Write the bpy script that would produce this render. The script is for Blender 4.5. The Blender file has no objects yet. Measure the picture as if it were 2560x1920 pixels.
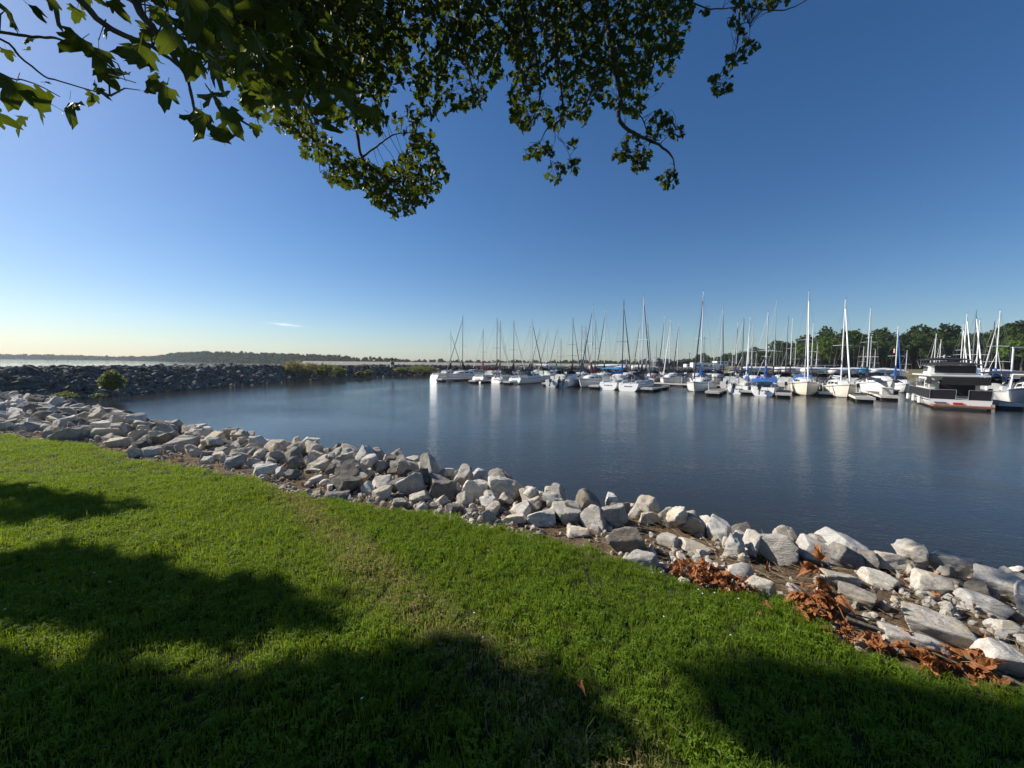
import bpy, bmesh, math, random
import numpy as np
from mathutils import Vector, Matrix, Euler, noise as mn

random.seed(7); rng = np.random.default_rng(7)
R = math.radians
S = bpy.context.scene
COL = S.collection

# ------------------------------------------------------------------ camera
F = 963.0                      # focal length in pixels of the 2560 wide photograph
PITCH, ROLL = R(3.15), R(0.6)
CAM = Vector((0, 0, 1.6))
ROT = Matrix.Rotation(R(90) - PITCH, 3, 'X') @ Matrix.Rotation(ROLL, 3, 'Z')
cd = bpy.data.cameras.new('camera'); cam = bpy.data.objects.new('camera', cd); COL.objects.link(cam)
cam.matrix_world = Matrix.Translation(CAM) @ ROT.to_4x4()
cd.sensor_width = 36; cd.lens = F / 2560 * 36; cd.clip_start = 0.05; cd.clip_end = 20000
S.camera = cam

# ------------------------------------------------------------------ light
SUN_EL, SUN_AZ = R(34), R(-70)      # azimuth measured from +Y towards +X
sun_dir = Vector((math.sin(SUN_AZ) * math.cos(SUN_EL), math.cos(SUN_AZ) * math.cos(SUN_EL), math.sin(SUN_EL)))
W = bpy.data.worlds.new('World'); S.world = W; W.use_nodes = True
wn = W.node_tree.nodes; wl = W.node_tree.links
bg = wn['Background']; sky = wn.new('ShaderNodeTexSky'); sky.sky_type = 'NISHITA'
sky.sun_disc = False; sky.sun_elevation = SUN_EL; sky.sun_rotation = SUN_AZ
sky.altitude = 200; sky.air_density = 1.0; sky.dust_density = 0.5; sky.ozone_density = 2.0
hsv = wn.new('ShaderNodeHueSaturation'); hsv.inputs['Saturation'].default_value = 1.27; wl.new(sky.outputs[0], hsv.inputs['Color'])
tint = wn.new('ShaderNodeMix'); tint.data_type = 'RGBA'; tint.blend_type = 'MULTIPLY'; tint.inputs[0].default_value = 1
tint.inputs[7].default_value = (.82, .915, 1.05, 1); wl.new(hsv.outputs[0], tint.inputs[6])
wl.new(tint.outputs[2], bg.inputs[0]); bg.inputs[1].default_value = 0.070
sl = bpy.data.lights.new('sun', 'SUN'); sl.energy = 5.0; sl.angle = R(0.53); sl.color = (1.0, 0.93, 0.82)
so = bpy.data.objects.new('sun', sl); COL.objects.link(so)
so.rotation_euler = (-sun_dir).to_track_quat('-Z', 'Y').to_euler()
S.view_settings.view_transform = 'Standard'; S.view_settings.look = 'None'
S.view_settings.gamma = 1; S.view_settings.exposure = 0.5; S.view_settings.use_curve_mapping = False
S.render.engine = 'CYCLES'
S.cycles.use_denoising = True; S.cycles.max_bounces = 6; S.cycles.transparent_max_bounces = 8
S.cycles.volume_bounces = 0; S.cycles.caustics_reflective = False; S.cycles.caustics_refractive = False
S.cycles.sample_clamp_indirect = 4

# ------------------------------------------------------------------ helpers
def ray(px, py):
    return (ROT @ Vector(((px - 1280) / F, -(py - 960) / F, -1))).normalized()
def at(px, py, Y):                    # point of the sight line at world depth Y
    d = ray(px, py); return CAM + d * (Y / d.y)
def on(px, py, z):                    # point of the sight line at height z
    d = ray(px, py); return CAM + d * ((z - CAM.z) / d.z)
ROTT = np.array(ROT.transposed()); CAMV = np.array(CAM)
def project(P):
    c = (np.asarray(P) - CAMV) @ ROTT.T
    zz = np.where(c[..., 2] < -1e-3, -c[..., 2], np.nan)
    return 1280 + F * c[..., 0] / zz, 960 - F * c[..., 1] / zz
WATER = -1.8

def link(o, parent=None):
    COL.objects.link(o)
    if parent: o.parent = parent
    return o
def tag(o, label=None, cat=None, group=None, kind=None):
    if label: o['label'] = label
    if cat: o['category'] = cat
    if group: o['group'] = group
    if kind: o['kind'] = kind
    return o
def empty(name, loc=(0, 0, 0), rz=0, label=None, cat=None, group=None):
    o = bpy.data.objects.new(name, None); o.empty_display_size = .2
    o.location = loc; o.rotation_euler = (0, 0, rz); link(o); return tag(o, label, cat, group)

class MB:
    def __init__(s): s.v = []; s.f = []
    def add(s, vs, fs):
        n = len(s.v); s.v += [tuple(v) for v in vs]; s.f += [tuple(i + n for i in f) for f in fs]; return s
    def box(s, c, d, rz=0, taper=1.0):
        cx, cy, cz = c; hx, hy, hz = d[0] / 2, d[1] / 2, d[2] / 2
        vs = []
        for sz, k in ((-1, 1), (1, taper)):
            for sx, sy in ((-1, -1), (1, -1), (1, 1), (-1, 1)):
                x, y = sx * hx * k, sy * hy * k
                vs.append((cx + x * math.cos(rz) - y * math.sin(rz), cy + x * math.sin(rz) + y * math.cos(rz), cz + sz * hz))
        return s.add(vs, [(3, 2, 1, 0), (4, 5, 6, 7), (0, 1, 5, 4), (1, 2, 6, 5), (2, 3, 7, 6), (3, 0, 4, 7)])
    def tube(s, pts, r, n=6, cap=True):
        pts = [Vector(p) for p in pts]
        if not hasattr(r, '__len__'): r = [r] * len(pts)
        rings = []
        for i, p in enumerate(pts):
            t = (pts[min(i + 1, len(pts) - 1)] - pts[max(i - 1, 0)])
            t = t.normalized() if t.length > 1e-9 else Vector((0, 0, 1))
            a = t.cross(Vector((0, 0, 1)) if abs(t.z) < .95 else Vector((1, 0, 0))).normalized(); b = t.cross(a)
            rings.append([p + (a * math.cos(2 * math.pi * k / n) + b * math.sin(2 * math.pi * k / n)) * r[i] for k in range(n)])
        vs = [v for g in rings for v in g]; fs = []
        for i in range(len(pts) - 1):
            for k in range(n):
                fs.append((i * n + k, i * n + (k + 1) % n, (i + 1) * n + (k + 1) % n, (i + 1) * n + k))
        if cap: fs += [tuple(range(n - 1, -1, -1)), tuple((len(pts) - 1) * n + k for k in range(n))]
        return s.add(vs, fs)
    def loft(s, rings, closed=True, caps=True):
        n = len(rings[0]); vs = [v for g in rings for v in g]; fs = []
        for i in range(len(rings) - 1):
            for k in range(n if closed else n - 1):
                fs.append((i * n + k, i * n + (k + 1) % n, (i + 1) * n + (k + 1) % n, (i + 1) * n + k))
        if caps: fs += [tuple(range(n - 1, -1, -1)), tuple((len(rings) - 1) * n + k for k in range(n))]
        return s.add(vs, fs)
    def mesh(s, name, mat, smooth=False):
        me = bpy.data.meshes.new(name); me.from_pydata(s.v, [], s.f)
        if mat: me.materials.append(mat)
        if smooth: me.polygons.foreach_set('use_smooth', [True] * len(me.polygons))
        me.update(); return me
    def build(s, name, mat, parent=None, smooth=False):
        return link(bpy.data.objects.new(name, s.mesh(name, mat, smooth)), parent)

# ------------------------------------------------------------------ materials
def nodes_of(name):
    m = bpy.data.materials.new(name); m.use_nodes = True
    return m, m.node_tree.nodes, m.node_tree.links, m.node_tree.nodes['Principled BSDF']
def noise_node(n, l, vec, scale, detail=4, rough=.55, dist=0):
    t = n.new('ShaderNodeTexNoise'); t.inputs['Scale'].default_value = scale; t.inputs['Detail'].default_value = detail
    t.inputs['Roughness'].default_value = rough; t.inputs['Distortion'].default_value = dist
    if vec: l.new(vec, t.inputs['Vector'])
    return t.outputs['Fac']
def ramp(n, l, fac, stops):
    r = n.new('ShaderNodeValToRGB'); e = r.color_ramp.elements
    while len(e) < len(stops): e.new(.5)
    for i, (p, c) in enumerate(stops): e[i].position = p; e[i].color = (*c, 1) if len(c) == 3 else c
    l.new(fac, r.inputs[0]); return r.outputs[0]
def mix(n, l, fac, a, b, mode='MIX'):
    m = n.new('ShaderNodeMix'); m.data_type = 'RGBA'; m.blend_type = mode
    for s_, v in ((0, fac), (6, a), (7, b)):
        if hasattr(v, 'is_output'): l.new(v, m.inputs[s_])
        elif s_ == 0: m.inputs[0].default_value = v
        else: m.inputs[s_].default_value = (*v, 1)
    return m.outputs[2]
def maths(n, l, op, a, b=None, c=None):
    m = n.new('ShaderNodeMath'); m.operation = op
    for i, v in enumerate((a, b, c)):
        if v is None: continue
        if hasattr(v, 'is_output'): l.new(v, m.inputs[i])
        else: m.inputs[i].default_value = v
    return m.outputs[0]
def mp(name, color, rough=.6, metal=0, var=.12, scale=3, spec=.5, bump=0, bscale=20):
    m, n, l, b = nodes_of(name)
    tc = n.new('ShaderNodeTexCoord').outputs['Object']
    f = noise_node(n, l, tc, scale)
    lo = tuple(c * (1 - var) for c in color); hi = tuple(min(1, c * (1 + var)) for c in color)
    l.new(ramp(n, l, f, [(.3, lo), (.7, hi)]), b.inputs['Base Color'])
    b.inputs['Roughness'].default_value = rough; b.inputs['Metallic'].default_value = metal
    b.inputs['Specular IOR Level'].default_value = spec
    if bump:
        bp = n.new('ShaderNodeBump'); bp.inputs['Strength'].default_value = bump; bp.inputs['Distance'].default_value = .02
        l.new(noise_node(n, l, tc, bscale), bp.inputs['Height']); l.new(bp.outputs[0], b.inputs['Normal'])
    return m

M = {}
M['gel'] = mp('white_gelcoat', (.78, .78, .75), .28, var=.05, scale=.8)
M['cream'] = mp('cream_gelcoat', (.74, .70, .58), .3, var=.06, scale=.8)
M['deck'] = mp('deck_grey_white', (.66, .66, .63), .6, var=.08)
M['navyhull'] = mp('dark_blue_hull', (.02, .03, .07), .25, var=.1)
M['black'] = mp('black_canvas', (.012, .012, .016), .85, var=.3, scale=6)
M['navy'] = mp('navy_canvas', (.012, .02, .06), .85, var=.3, scale=6)
M['blue'] = mp('blue_canvas', (.02, .11, .38), .85, var=.25, scale=5)
M['lblue'] = mp('bright_blue_canvas', (.03, .27, .52), .85, var=.25, scale=5)
M['teal'] = mp('teal_canvas', (.02, .09, .10), .85, var=.25, scale=5)
M['maroon'] = mp('maroon_canvas', (.10, .012, .018), .85, var=.25, scale=5)
M['slate'] = mp('slate_canvas', (.05, .06, .08), .85, var=.25, scale=5)
M['tan'] = mp('tan_canvas', (.30, .23, .15), .85, var=.25, scale=5)
M['wcanvas'] = mp('white_canvas', (.72, .72, .70), .8, var=.08, scale=4)
M['alu'] = mp('silver_mast', (.60, .61, .62), .4, .35, var=.06, scale=2)
M['mwhite'] = mp('white_mast', (.80, .80, .78), .4, var=.05, scale=2)
M['mdark'] = mp('dark_mast', (.05, .05, .055), .45, .2, var=.2, scale=2)
M['mgrey'] = mp('grey_mast', (.22, .23, .24), .45, .3, var=.15, scale=2)
M['wire'] = mp('steel_wire', (.35, .35, .35), .4, .6, var=.1)
M['glass'] = mp('tinted_glass', (.01, .012, .015), .08, var=.2)
M['boot'] = mp('boot_stripe_dark', (.02, .025, .05), .4, var=.2)
M['stripe'] = mp('grey_blue_stripe', (.12, .15, .22), .4, var=.2)
M['motor'] = mp('outboard_black', (.015, .015, .017), .3, var=.2)
M['wood'] = mp('weathered_planks', (.22, .18, .14), .85, var=.35, scale=7, bump=.4)
M['teak'] = mp('reddish_wood', (.28, .11, .06), .6, var=.3, scale=5)
M['float'] = mp('black_float', (.02, .02, .02), .7, var=.3)
M['fascia'] = mp('pale_dock_edge', (.62, .60, .55), .7, var=.15)
M['red'] = mp('red_paint', (.45, .03, .03), .6, var=.1)
M['yellow'] = mp('yellow_foam', (.60, .42, .03), .7, var=.1)
M['orange'] = mp('orange_canvas', (.50, .12, .03), .8, var=.1)
M['bark'] = mp('sycamore_bark', (.10, .085, .065), .9, var=.5, scale=9, bump=.8, bscale=30)
M['twig'] = mp('dry_twig', (.27, .20, .13), .9, var=.6, scale=2.5)
M['steel'] = mp('galvanised_steel', (.35, .36, .36), .5, .5, var=.15)
M['bwall'] = mp('dark_metal_wall', (.06, .065, .07), .6, var=.2, scale=1)
M['broof'] = mp('pale_metal_roof', (.45, .50, .52), .4, .2, var=.1, scale=1)
M['lwall'] = mp('cream_stucco', (.62, .56, .42), .8, var=.1, scale=1)
M['lgreen'] = mp('green_band_paint', (.03, .12, .09), .7, var=.15)
M['gull'] = mp('gull_white', (.7, .7, .7), .8)
M['tyre'] = mp('tyre_rubber', (.02, .02, .02), .8)

def rock_mat(name, cols, bump=.6, tint=.5):
    m, n, l, b = nodes_of(name)
    tc = n.new('ShaderNodeTexCoord').outputs['Object']
    oi = n.new('ShaderNodeObjectInfo').outputs['Random']
    cmb = n.new('ShaderNodeVectorMath'); cmb.operation = 'ADD'; l.new(tc, cmb.inputs[0])
    sc = maths(n, l, 'MULTIPLY', oi, 37.0)
    cx = n.new('ShaderNodeCombineXYZ')
    for i in range(3): l.new(sc, cx.inputs[i])
    l.new(cx.outputs[0], cmb.inputs[1]); v = cmb.outputs[0]
    f1 = noise_node(n, l, v, 2.2, 6, .62, .6); f2 = noise_node(n, l, v, 14, 6, .7); f3 = noise_node(n, l, v, 55, 4, .7)
    c = ramp(n, l, f1, [(.28, cols[0]), (.48, cols[1]), (.68, cols[2])])
    c = mix(n, l, .55, c, ramp(n, l, f2, [(.3, (.25, .24, .23)), (.6, (.85, .84, .82))]), 'MULTIPLY')
    c = mix(n, l, maths(n, l, 'MULTIPLY', ramp(n, l, noise_node(n, l, v, 1.1, 3), [(.52, (0, 0, 0)), (.7, (1, 1, 1))]), tint), c, cols[3])
    hs = n.new('ShaderNodeHueSaturation'); l.new(c, hs.inputs['Color'])
    l.new(maths(n, l, 'MULTIPLY_ADD', oi, .66, .84), hs.inputs['Value'])
    l.new(maths(n, l, 'MULTIPLY_ADD', maths(n, l, 'FRACT', maths(n, l, 'MULTIPLY', oi, 9.7)), 1.3, .5), hs.inputs['Saturation'])
    l.new(hs.outputs[0], b.inputs['Base Color']); b.inputs['Roughness'].default_value = .92
    b.inputs['Specular IOR Level'].default_value = .25
    mp_ = n.new('ShaderNodeMapping'); mp_.inputs['Scale'].default_value = (1.2, 1.2, 9); l.new(v, mp_.inputs[0])
    f4 = noise_node(n, l, mp_.outputs[0], 2.5, 5, .6, .4)
    h = maths(n, l, 'ADD', maths(n, l, 'MULTIPLY', f2, .5), maths(n, l, 'ADD', maths(n, l, 'MULTIPLY', f3, .16), maths(n, l, 'MULTIPLY', f4, .5)))
    bp = n.new('ShaderNodeBump'); bp.inputs['Strength'].default_value = bump; bp.inputs['Distance'].default_value = .08
    l.new(h, bp.inputs['Height']); l.new(bp.outputs[0], b.inputs['Normal'])
    return m
M['rock'] = rock_mat('limestone', [(.33, .31, .28), (.56, .53, .49), (.72, .69, .64), (.46, .38, .25)])
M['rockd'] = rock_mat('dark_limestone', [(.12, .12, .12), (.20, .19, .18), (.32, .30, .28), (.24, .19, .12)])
M['rockb'] = rock_mat('backlit_breakwater_stone', [(.075, .068, .060), (.15, .138, .122), (.34, .32, .29), (.16, .12, .09)], tint=.4)  # dark base tones paint in the backlit shade of the breakwater stones

def leafmat(name, lo, hi, trans, tcol, rough=.5, spec=.2):
    m, n, l, b = nodes_of(name)
    out = n['Material Output']
    oi = n.new('ShaderNodeObjectInfo').outputs['Random']
    geo = n.new('ShaderNodeNewGeometry')
    f = noise_node(n, l, geo.outputs['Position'], 4.0, 3)
    r2 = geo.outputs['Random Per Island']
    k = maths(n, l, 'ADD', maths(n, l, 'MULTIPLY', f, .4), maths(n, l, 'ADD', maths(n, l, 'MULTIPLY', oi, .3), maths(n, l, 'MULTIPLY', r2, .4)))
    c = ramp(n, l, k, [(.25, lo), (.85, hi)])
    # veins from the uv map: midrib and side ribs, a little paler
    uv = n.new('ShaderNodeUVMap'); sx = n.new('ShaderNodeSeparateXYZ'); l.new(uv.outputs[0], sx.inputs[0])
    ax = maths(n, l, 'ABSOLUTE', sx.outputs[0])
    mid = maths(n, l, 'LESS_THAN', ax, .018)
    st = maths(n, l, 'FRACT', maths(n, l, 'MULTIPLY', maths(n, l, 'SUBTRACT', sx.outputs[1], maths(n, l, 'MULTIPLY', ax, .75)), 6.0))
    side = maths(n, l, 'LESS_THAN', st, .12)
    ve = maths(n, l, 'MULTIPLY', maths(n, l, 'MAXIMUM', mid, maths(n, l, 'MULTIPLY', side, .7)), .5)
    c = mix(n, l, ve, c, tuple(min(1, x * 1.9) for x in hi))
    l.new(c, b.inputs['Base Color']); b.inputs['Roughness'].default_value = rough
    b.inputs['Specular IOR Level'].default_value = spec
    tr = n.new('ShaderNodeBsdfTranslucent'); tc_ = mix(n, l, .8, c, tcol)
    l.new(tc_, tr.inputs[0])
    ms = n.new('ShaderNodeMixShader'); ms.inputs[0].default_value = trans
    l.new(b.outputs[0], ms.inputs[1]); l.new(tr.outputs[0], ms.inputs[2]); l.new(ms.outputs[0], out.inputs[0])
    return m
M['leaf'] = leafmat('sycamore_leaf', (.012, .025, .006), (.036, .060, .011), .30, (.17, .22, .015))
M['dead'] = leafmat('dead_leaf', (.08, .035, .018), (.42, .175, .065), .2, (.45, .13, .03), .6)
M['shrub'] = leafmat('shrub_leaf', (.04, .06, .02), (.12, .14, .045), .35, (.25, .28, .06))
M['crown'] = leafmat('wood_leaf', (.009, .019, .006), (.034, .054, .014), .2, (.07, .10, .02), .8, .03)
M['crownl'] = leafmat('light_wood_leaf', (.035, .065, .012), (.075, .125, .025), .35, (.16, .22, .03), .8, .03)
M['hillm'] = mp('wooded_slope', (.03, .045, .018), 1, var=.4, scale=.2, spec=0)
M['reed'] = leafmat('reed_leaf', (.07, .07, .03), (.22, .20, .09), .35, (.35, .32, .12))

def grassmat():
    m, n, l, b = nodes_of('grass_blade')
    out = n['Material Output']; geo = n.new('ShaderNodeNewGeometry'); pos = geo.outputs['Position']
    oi = n.new('ShaderNodeObjectInfo').outputs['Random']
    f = noise_node(n, l, pos, 1.3, 4, .6); f2 = noise_node(n, l, pos, 9, 3, .6)
    k = maths(n, l, 'ADD', maths(n, l, 'MULTIPLY_ADD', f, .5, -.05), maths(n, l, 'ADD', maths(n, l, 'MULTIPLY', f2, .25), maths(n, l, 'MULTIPLY', oi, .35)))
    c = ramp(n, l, k, [(.18, (.05, .095, .010)), (.5, (.145, .245, .020)), (.85, (.27, .37, .04))])
    # worn, dry streak that crosses the lawn
    sx = n.new('ShaderNodeSeparateXYZ'); l.new(pos, sx.inputs[0])
    ln = maths(n, l, 'ADD', maths(n, l, 'MULTIPLY', sx.outputs[0], DRY[0]), maths(n, l, 'MULTIPLY_ADD', sx.outputs[1], DRY[1], DRY[2]))
    band = maths(n, l, 'SUBTRACT', 1.0, maths(n, l, 'MULTIPLY', maths(n, l, 'ABSOLUTE', ln), 2.6))
    dry = ramp(n, l, maths(n, l, 'ADD', maths(n, l, 'MULTIPLY', band, .42), maths(n, l, 'MULTIPLY', f, .62)), [(.44, (0, 0, 0)), (.66, (1, 1, 1))])
    dk = maths(n, l, 'MULTIPLY', dry, maths(n, l, 'GREATER_THAN', maths(n, l, 'FRACT', maths(n, l, 'MULTIPLY', oi, 7.13)), .35))
    c = mix(n, l, dk, c, (.36, .27, .14))
    l.new(c, b.inputs['Base Color']); b.inputs['Roughness'].default_value = .6; b.inputs['Specular IOR Level'].default_value = .2
    tr = n.new('ShaderNodeBsdfTranslucent'); l.new(mix(n, l, .6, c, (.34, .44, .015)), tr.inputs[0])
    ms = n.new('ShaderNodeMixShader'); ms.inputs[0].default_value = .5
    l.new(b.outputs[0], ms.inputs[1]); l.new(tr.outputs[0], ms.inputs[2]); l.new(ms.outputs[0], out.inputs[0])
    return m
_a = on(900, 1400, 0); _b = on(1330, 1780, 0); _n = Vector((_b.y - _a.y, -(_b.x - _a.x))).normalized()
DRY = (_n.x, _n.y, -(_n.x * _a.x + _n.y * _a.y))
M['grass'] = grassmat()

# ------------------------------------------------------------------ shapes of the land
GE_PX = [(0, 1081), (58, 1099), (202, 1112), (312, 1141), (440, 1165), (643, 1196), (687, 1217), (802, 1246), (947, 1266), (1034, 1284),
         (1140, 1304), (1241, 1325), (1363, 1350), (1458, 1383), (1553, 1404), (1634, 1431), (1727, 1461), (1829, 1481), (1925, 1487),
         (1997, 1521), (2070, 1569), (2102, 1605), (2199, 1633), (2310, 1650), (2420, 1702), (2531, 1735)]
GE = [on(x, y, 0.03)[:2] for x, y in GE_PX]
GE = [(-60, 16), (-30, 11.6), (-16, 9.3)] + GE + [(4.2, 1.6), (7, -.6), (14, -6), (30, -18)]
CR_PX = [(0, 992), (100, 1000), (188, 1016), (290, 1040), (380, 1064), (520, 1074), (640, 1096), (830, 1120), (940, 1135), (1060, 1158), (1180, 1178),
         (1340, 1208), (1430, 1238), (1600, 1252), (1700, 1282), (1850, 1308), (2000, 1335), (2100, 1350), (2260, 1375), (2400, 1398), (2560, 1440)]
CR = [on(x, y, 0.12)[:2] for x, y in CR_PX]
CR = [(-60, 26), (-32, 20)] + CR + [(9.5, 3.6), (14, .5), (22, -6), (38, -20)]
RIDGE = [(-41, 2, .6), (-41, 30, .6), (-41, 48, .6), (-41.5, 64, .6), (-38, 80, .55), (-30, 95, .65), (-18, 104, .6), (0, 110, .5), (25, 114, .5), (45, 120, .5), (70, 132, .5)]

def poly_dist(P, poly):
    """distance, signed side (positive = left of travel) and parameter of nearest point"""
    P = np.asarray(P, float); best = np.full(len(P), 1e9); side = np.zeros(len(P)); par = np.zeros(len(P))
    for i in range(len(poly) - 1):
        a = np.array(poly[i][:2], float); b = np.array(poly[i + 1][:2], float); ab = b - a; L2 = ab @ ab
        t = np.clip(((P - a) @ ab) / L2, 0, 1); q = a + t[:, None] * ab; d = np.hypot(*(P - q).T)
        cr = ab[0] * (P[:, 1] - a[1]) - ab[1] * (P[:, 0] - a[0])
        m = d < best - 1e-9; best[m] = d[m]; side[m] = np.sign(cr[m]); par[m] = i + t[m]
    return best, side, par
def vnoise(P, s, seed=0):
    return np.array([mn.noise(Vector((p[0] * s + seed, p[1] * s, seed * 1.7))) for p in P])
def bank_h(P):
    d, sd, _ = poly_dist(P, CR); s = d * sd
    g, gs, _ = poly_dist(P, GE); gg = g * gs
    h = np.where(s > 0, -s / 1.35, 0.0) - .02 * (gg > 0)
    return h
def ridge_h(P):
    d, _, t = poly_dist(P, RIDGE); top = np.interp(t, range(len(RIDGE)), [r[2] for r in RIDGE])
    return top - np.maximum(0, d - 1.2) / 1.5
def hcoast(P):        # land behind the marina on the right
    d, sd, _ = poly_dist(P, COAST); s = -d * sd
    return np.where(s > 0, WATER + np.minimum(s * .3, 2.2) + np.minimum(np.maximum(s - 8, 0) * .01, 1.5), WATER - np.minimum(d * .4, 2))
COAST = [(140, 40), (118, 70), (96, 92), (74, 108), (62, 124), (58, 150), (62, 215), (40, 243)]
COAST = [(300, -60), (190, 20)] + COAST + [(-60, 250), (-190, 262), (-420, 330)]

def in_poly(x, y, poly):
    x = np.asarray(x, float); y = np.asarray(y, float); ins = np.zeros(x.shape, bool); j = len(poly) - 1
    for i in range(len(poly)):
        xi, yi = poly[i]; xj, yj = poly[j]
        c = ((yi > y) != (yj > y)) & (x < (xj - xi) * (y - yi) / ((yj - yi) or 1e-9) + xi)
        ins ^= c; j = i
    return ins

def grid_mesh(name, xs, ys, hfun, mat, keep=None, smooth=True, parent=None):
    X, Y = np.meshgrid(xs, ys); P = np.stack([X.ravel(), Y.ravel()], 1); Z = hfun(P)
    nx, ny = len(xs), len(ys)
    idx = np.arange(nx * ny).reshape(ny, nx)
    q = np.stack([idx[:-1, :-1].ravel(), idx[:-1, 1:].ravel(), idx[1:, 1:].ravel(), idx[1:, :-1].ravel()], 1)
    if keep is not None:
        k = keep(P, Z); q = q[k[q].any(1)]
    used = np.unique(q); remap = np.full(nx * ny, -1); remap[used] = np.arange(len(used))
    me = bpy.data.meshes.new(name)
    me.from_pydata(np.column_stack([P, Z])[used].tolist(), [], remap[q].tolist()); me.materials.append(mat)
    if smooth: me.polygons.foreach_set('use_smooth', [True] * len(me.polygons))
    return link(bpy.data.objects.new(name, me), parent)

# soil strip and core under the riprap
def soilmat(name, a, b_, c_, sc=7):
    m, n, l, b = nodes_of(name); pos = n.new('ShaderNodeNewGeometry').outputs['Position']
    f = noise_node(n, l, pos, sc, 8, .7, .5); g = noise_node(n, l, pos, sc * 9, 5, .7)
    c = mix(n, l, .6, ramp(n, l, f, [(.3, a), (.5, b_), (.7, c_)]), ramp(n, l, g, [(.38, (.1, .09, .08)), (.6, (1, 1, 1))]), 'MULTIPLY')
    l.new(c, b.inputs['Base Color']); b.inputs['Roughness'].default_value = .95; b.inputs['Specular IOR Level'].default_value = .15
    bp = n.new('ShaderNodeBump'); bp.inputs['Strength'].default_value = .9; bp.inputs['Distance'].default_value = .03
    l.new(maths(n, l, 'ADD', f, maths(n, l, 'MULTIPLY', g, .5)), bp.inputs['Height']); l.new(bp.outputs[0], b.inputs['Normal'])
    return m
M['soil'] = soilmat('mulchy_soil', (.085, .055, .035), (.19, .135, .085), (.32, .26, .18))
M['turf'] = soilmat('turf_soil', (.02, .03, .009), (.04, .055, .015), (.08, .075, .03), 5)
M['rubble'] = soilmat('dark_rubble', (.03, .03, .032), (.06, .06, .062), (.10, .10, .10), 3)
M['farbank'] = soilmat('far_bank_soil', (.12, .11, .06), (.20, .18, .10), (.28, .25, .16), .4)
M['dam'] = soilmat('dam_riprap', (.26, .235, .20), (.40, .37, .32), (.52, .49, .43), .6)

def sbank(P):
    h = bank_h(P); return np.maximum(h, -4) + .03 * vnoise(P, 2.5) + .015 * vnoise(P, 9, 3)
near = grid_mesh('shore_ground', np.arange(-30, 16, .16), np.arange(-6, 30, .16), sbank, M['soil'],
                 keep=lambda P, Z: (Z > -3.2) & (poly_dist(P, GE)[0] * poly_dist(P, GE)[1] > -.5))
tag(near, 'brown mulchy soil strip between the lawn and the rocks', kind='structure')
def lawn_h(P): return .035 + .02 * vnoise(P, .6, 5) + .012 * vnoise(P, 3, 8)
lawn = grid_mesh('lawn', np.arange(-30, 14, .15), np.arange(-14, 14, .15), lawn_h, M['turf'],
                 keep=lambda P, Z: (poly_dist(P, GE)[0] * poly_dist(P, GE)[1]) < -.16)
tag(lawn, 'mown green lawn sloping to the rocky shore', kind='structure')
corner = grid_mesh('corner_ground', np.arange(-70, -29.9, .8), np.arange(-14, 34, .8), lambda P: np.maximum(bank_h(P), -4) - .03, M['rubble'],
                   keep=lambda P, Z: Z > -3.5)
tag(corner, 'rubble ground where the shore meets the breakwater', kind='structure')

# ------------------------------------------------------------------ water
def water_mat():
    m, n, l, b = nodes_of('lake_water'); pos = n.new('ShaderNodeNewGeometry').outputs['Position']
    b.inputs['Base Color'].default_value = (.026, .026, .020, 1); b.inputs['Roughness'].default_value = .04
    b.inputs['IOR'].default_value = 1.333; b.inputs['Specular IOR Level'].default_value = .5
    mp_ = n.new('ShaderNodeMapping'); mp_.inputs['Rotation'].default_value = (0, 0, R(12)); mp_.inputs['Scale'].default_value = (.75, 1.5, 1)
    l.new(pos, mp_.inputs[0]); v = mp_.outputs[0]
    a = noise_node(n, l, v, 6.0, 3, .6, .4); c = noise_node(n, l, v, 1.1, 2, .5, .3); d = noise_node(n, l, v, 15, 2, .5)
    patch = ramp(n, l, noise_node(n, l, pos, .045, 3, .6, .8), [(.35, (.4, .4, .4)), (.65, (1.2, 1.2, 1.2))])
    h = maths(n, l, 'ADD', maths(n, l, 'MULTIPLY', a, .013), maths(n, l, 'ADD', maths(n, l, 'MULTIPLY', c, .013), maths(n, l, 'MULTIPLY', d, .008)))
    h = maths(n, l, 'MULTIPLY', h, patch)
    bp = n.new('ShaderNodeBump'); bp.inputs['Strength'].default_value = 1; bp.inputs['Distance'].default_value = 1.0
    l.new(h, bp.inputs['Height']); l.new(bp.outputs[0], b.inputs['Normal'])
    return m
M['water'] = water_mat()
wb = MB(); wb.add([(-5000, -60, WATER), (5000, -60, WATER), (5000, 6000, WATER), (-5000, 6000, WATER)], [(0, 1, 2, 3)])
tag(wb.build('lake_water', M['water']), 'rippled blue grey lake water of the harbour', kind='structure')

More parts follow.
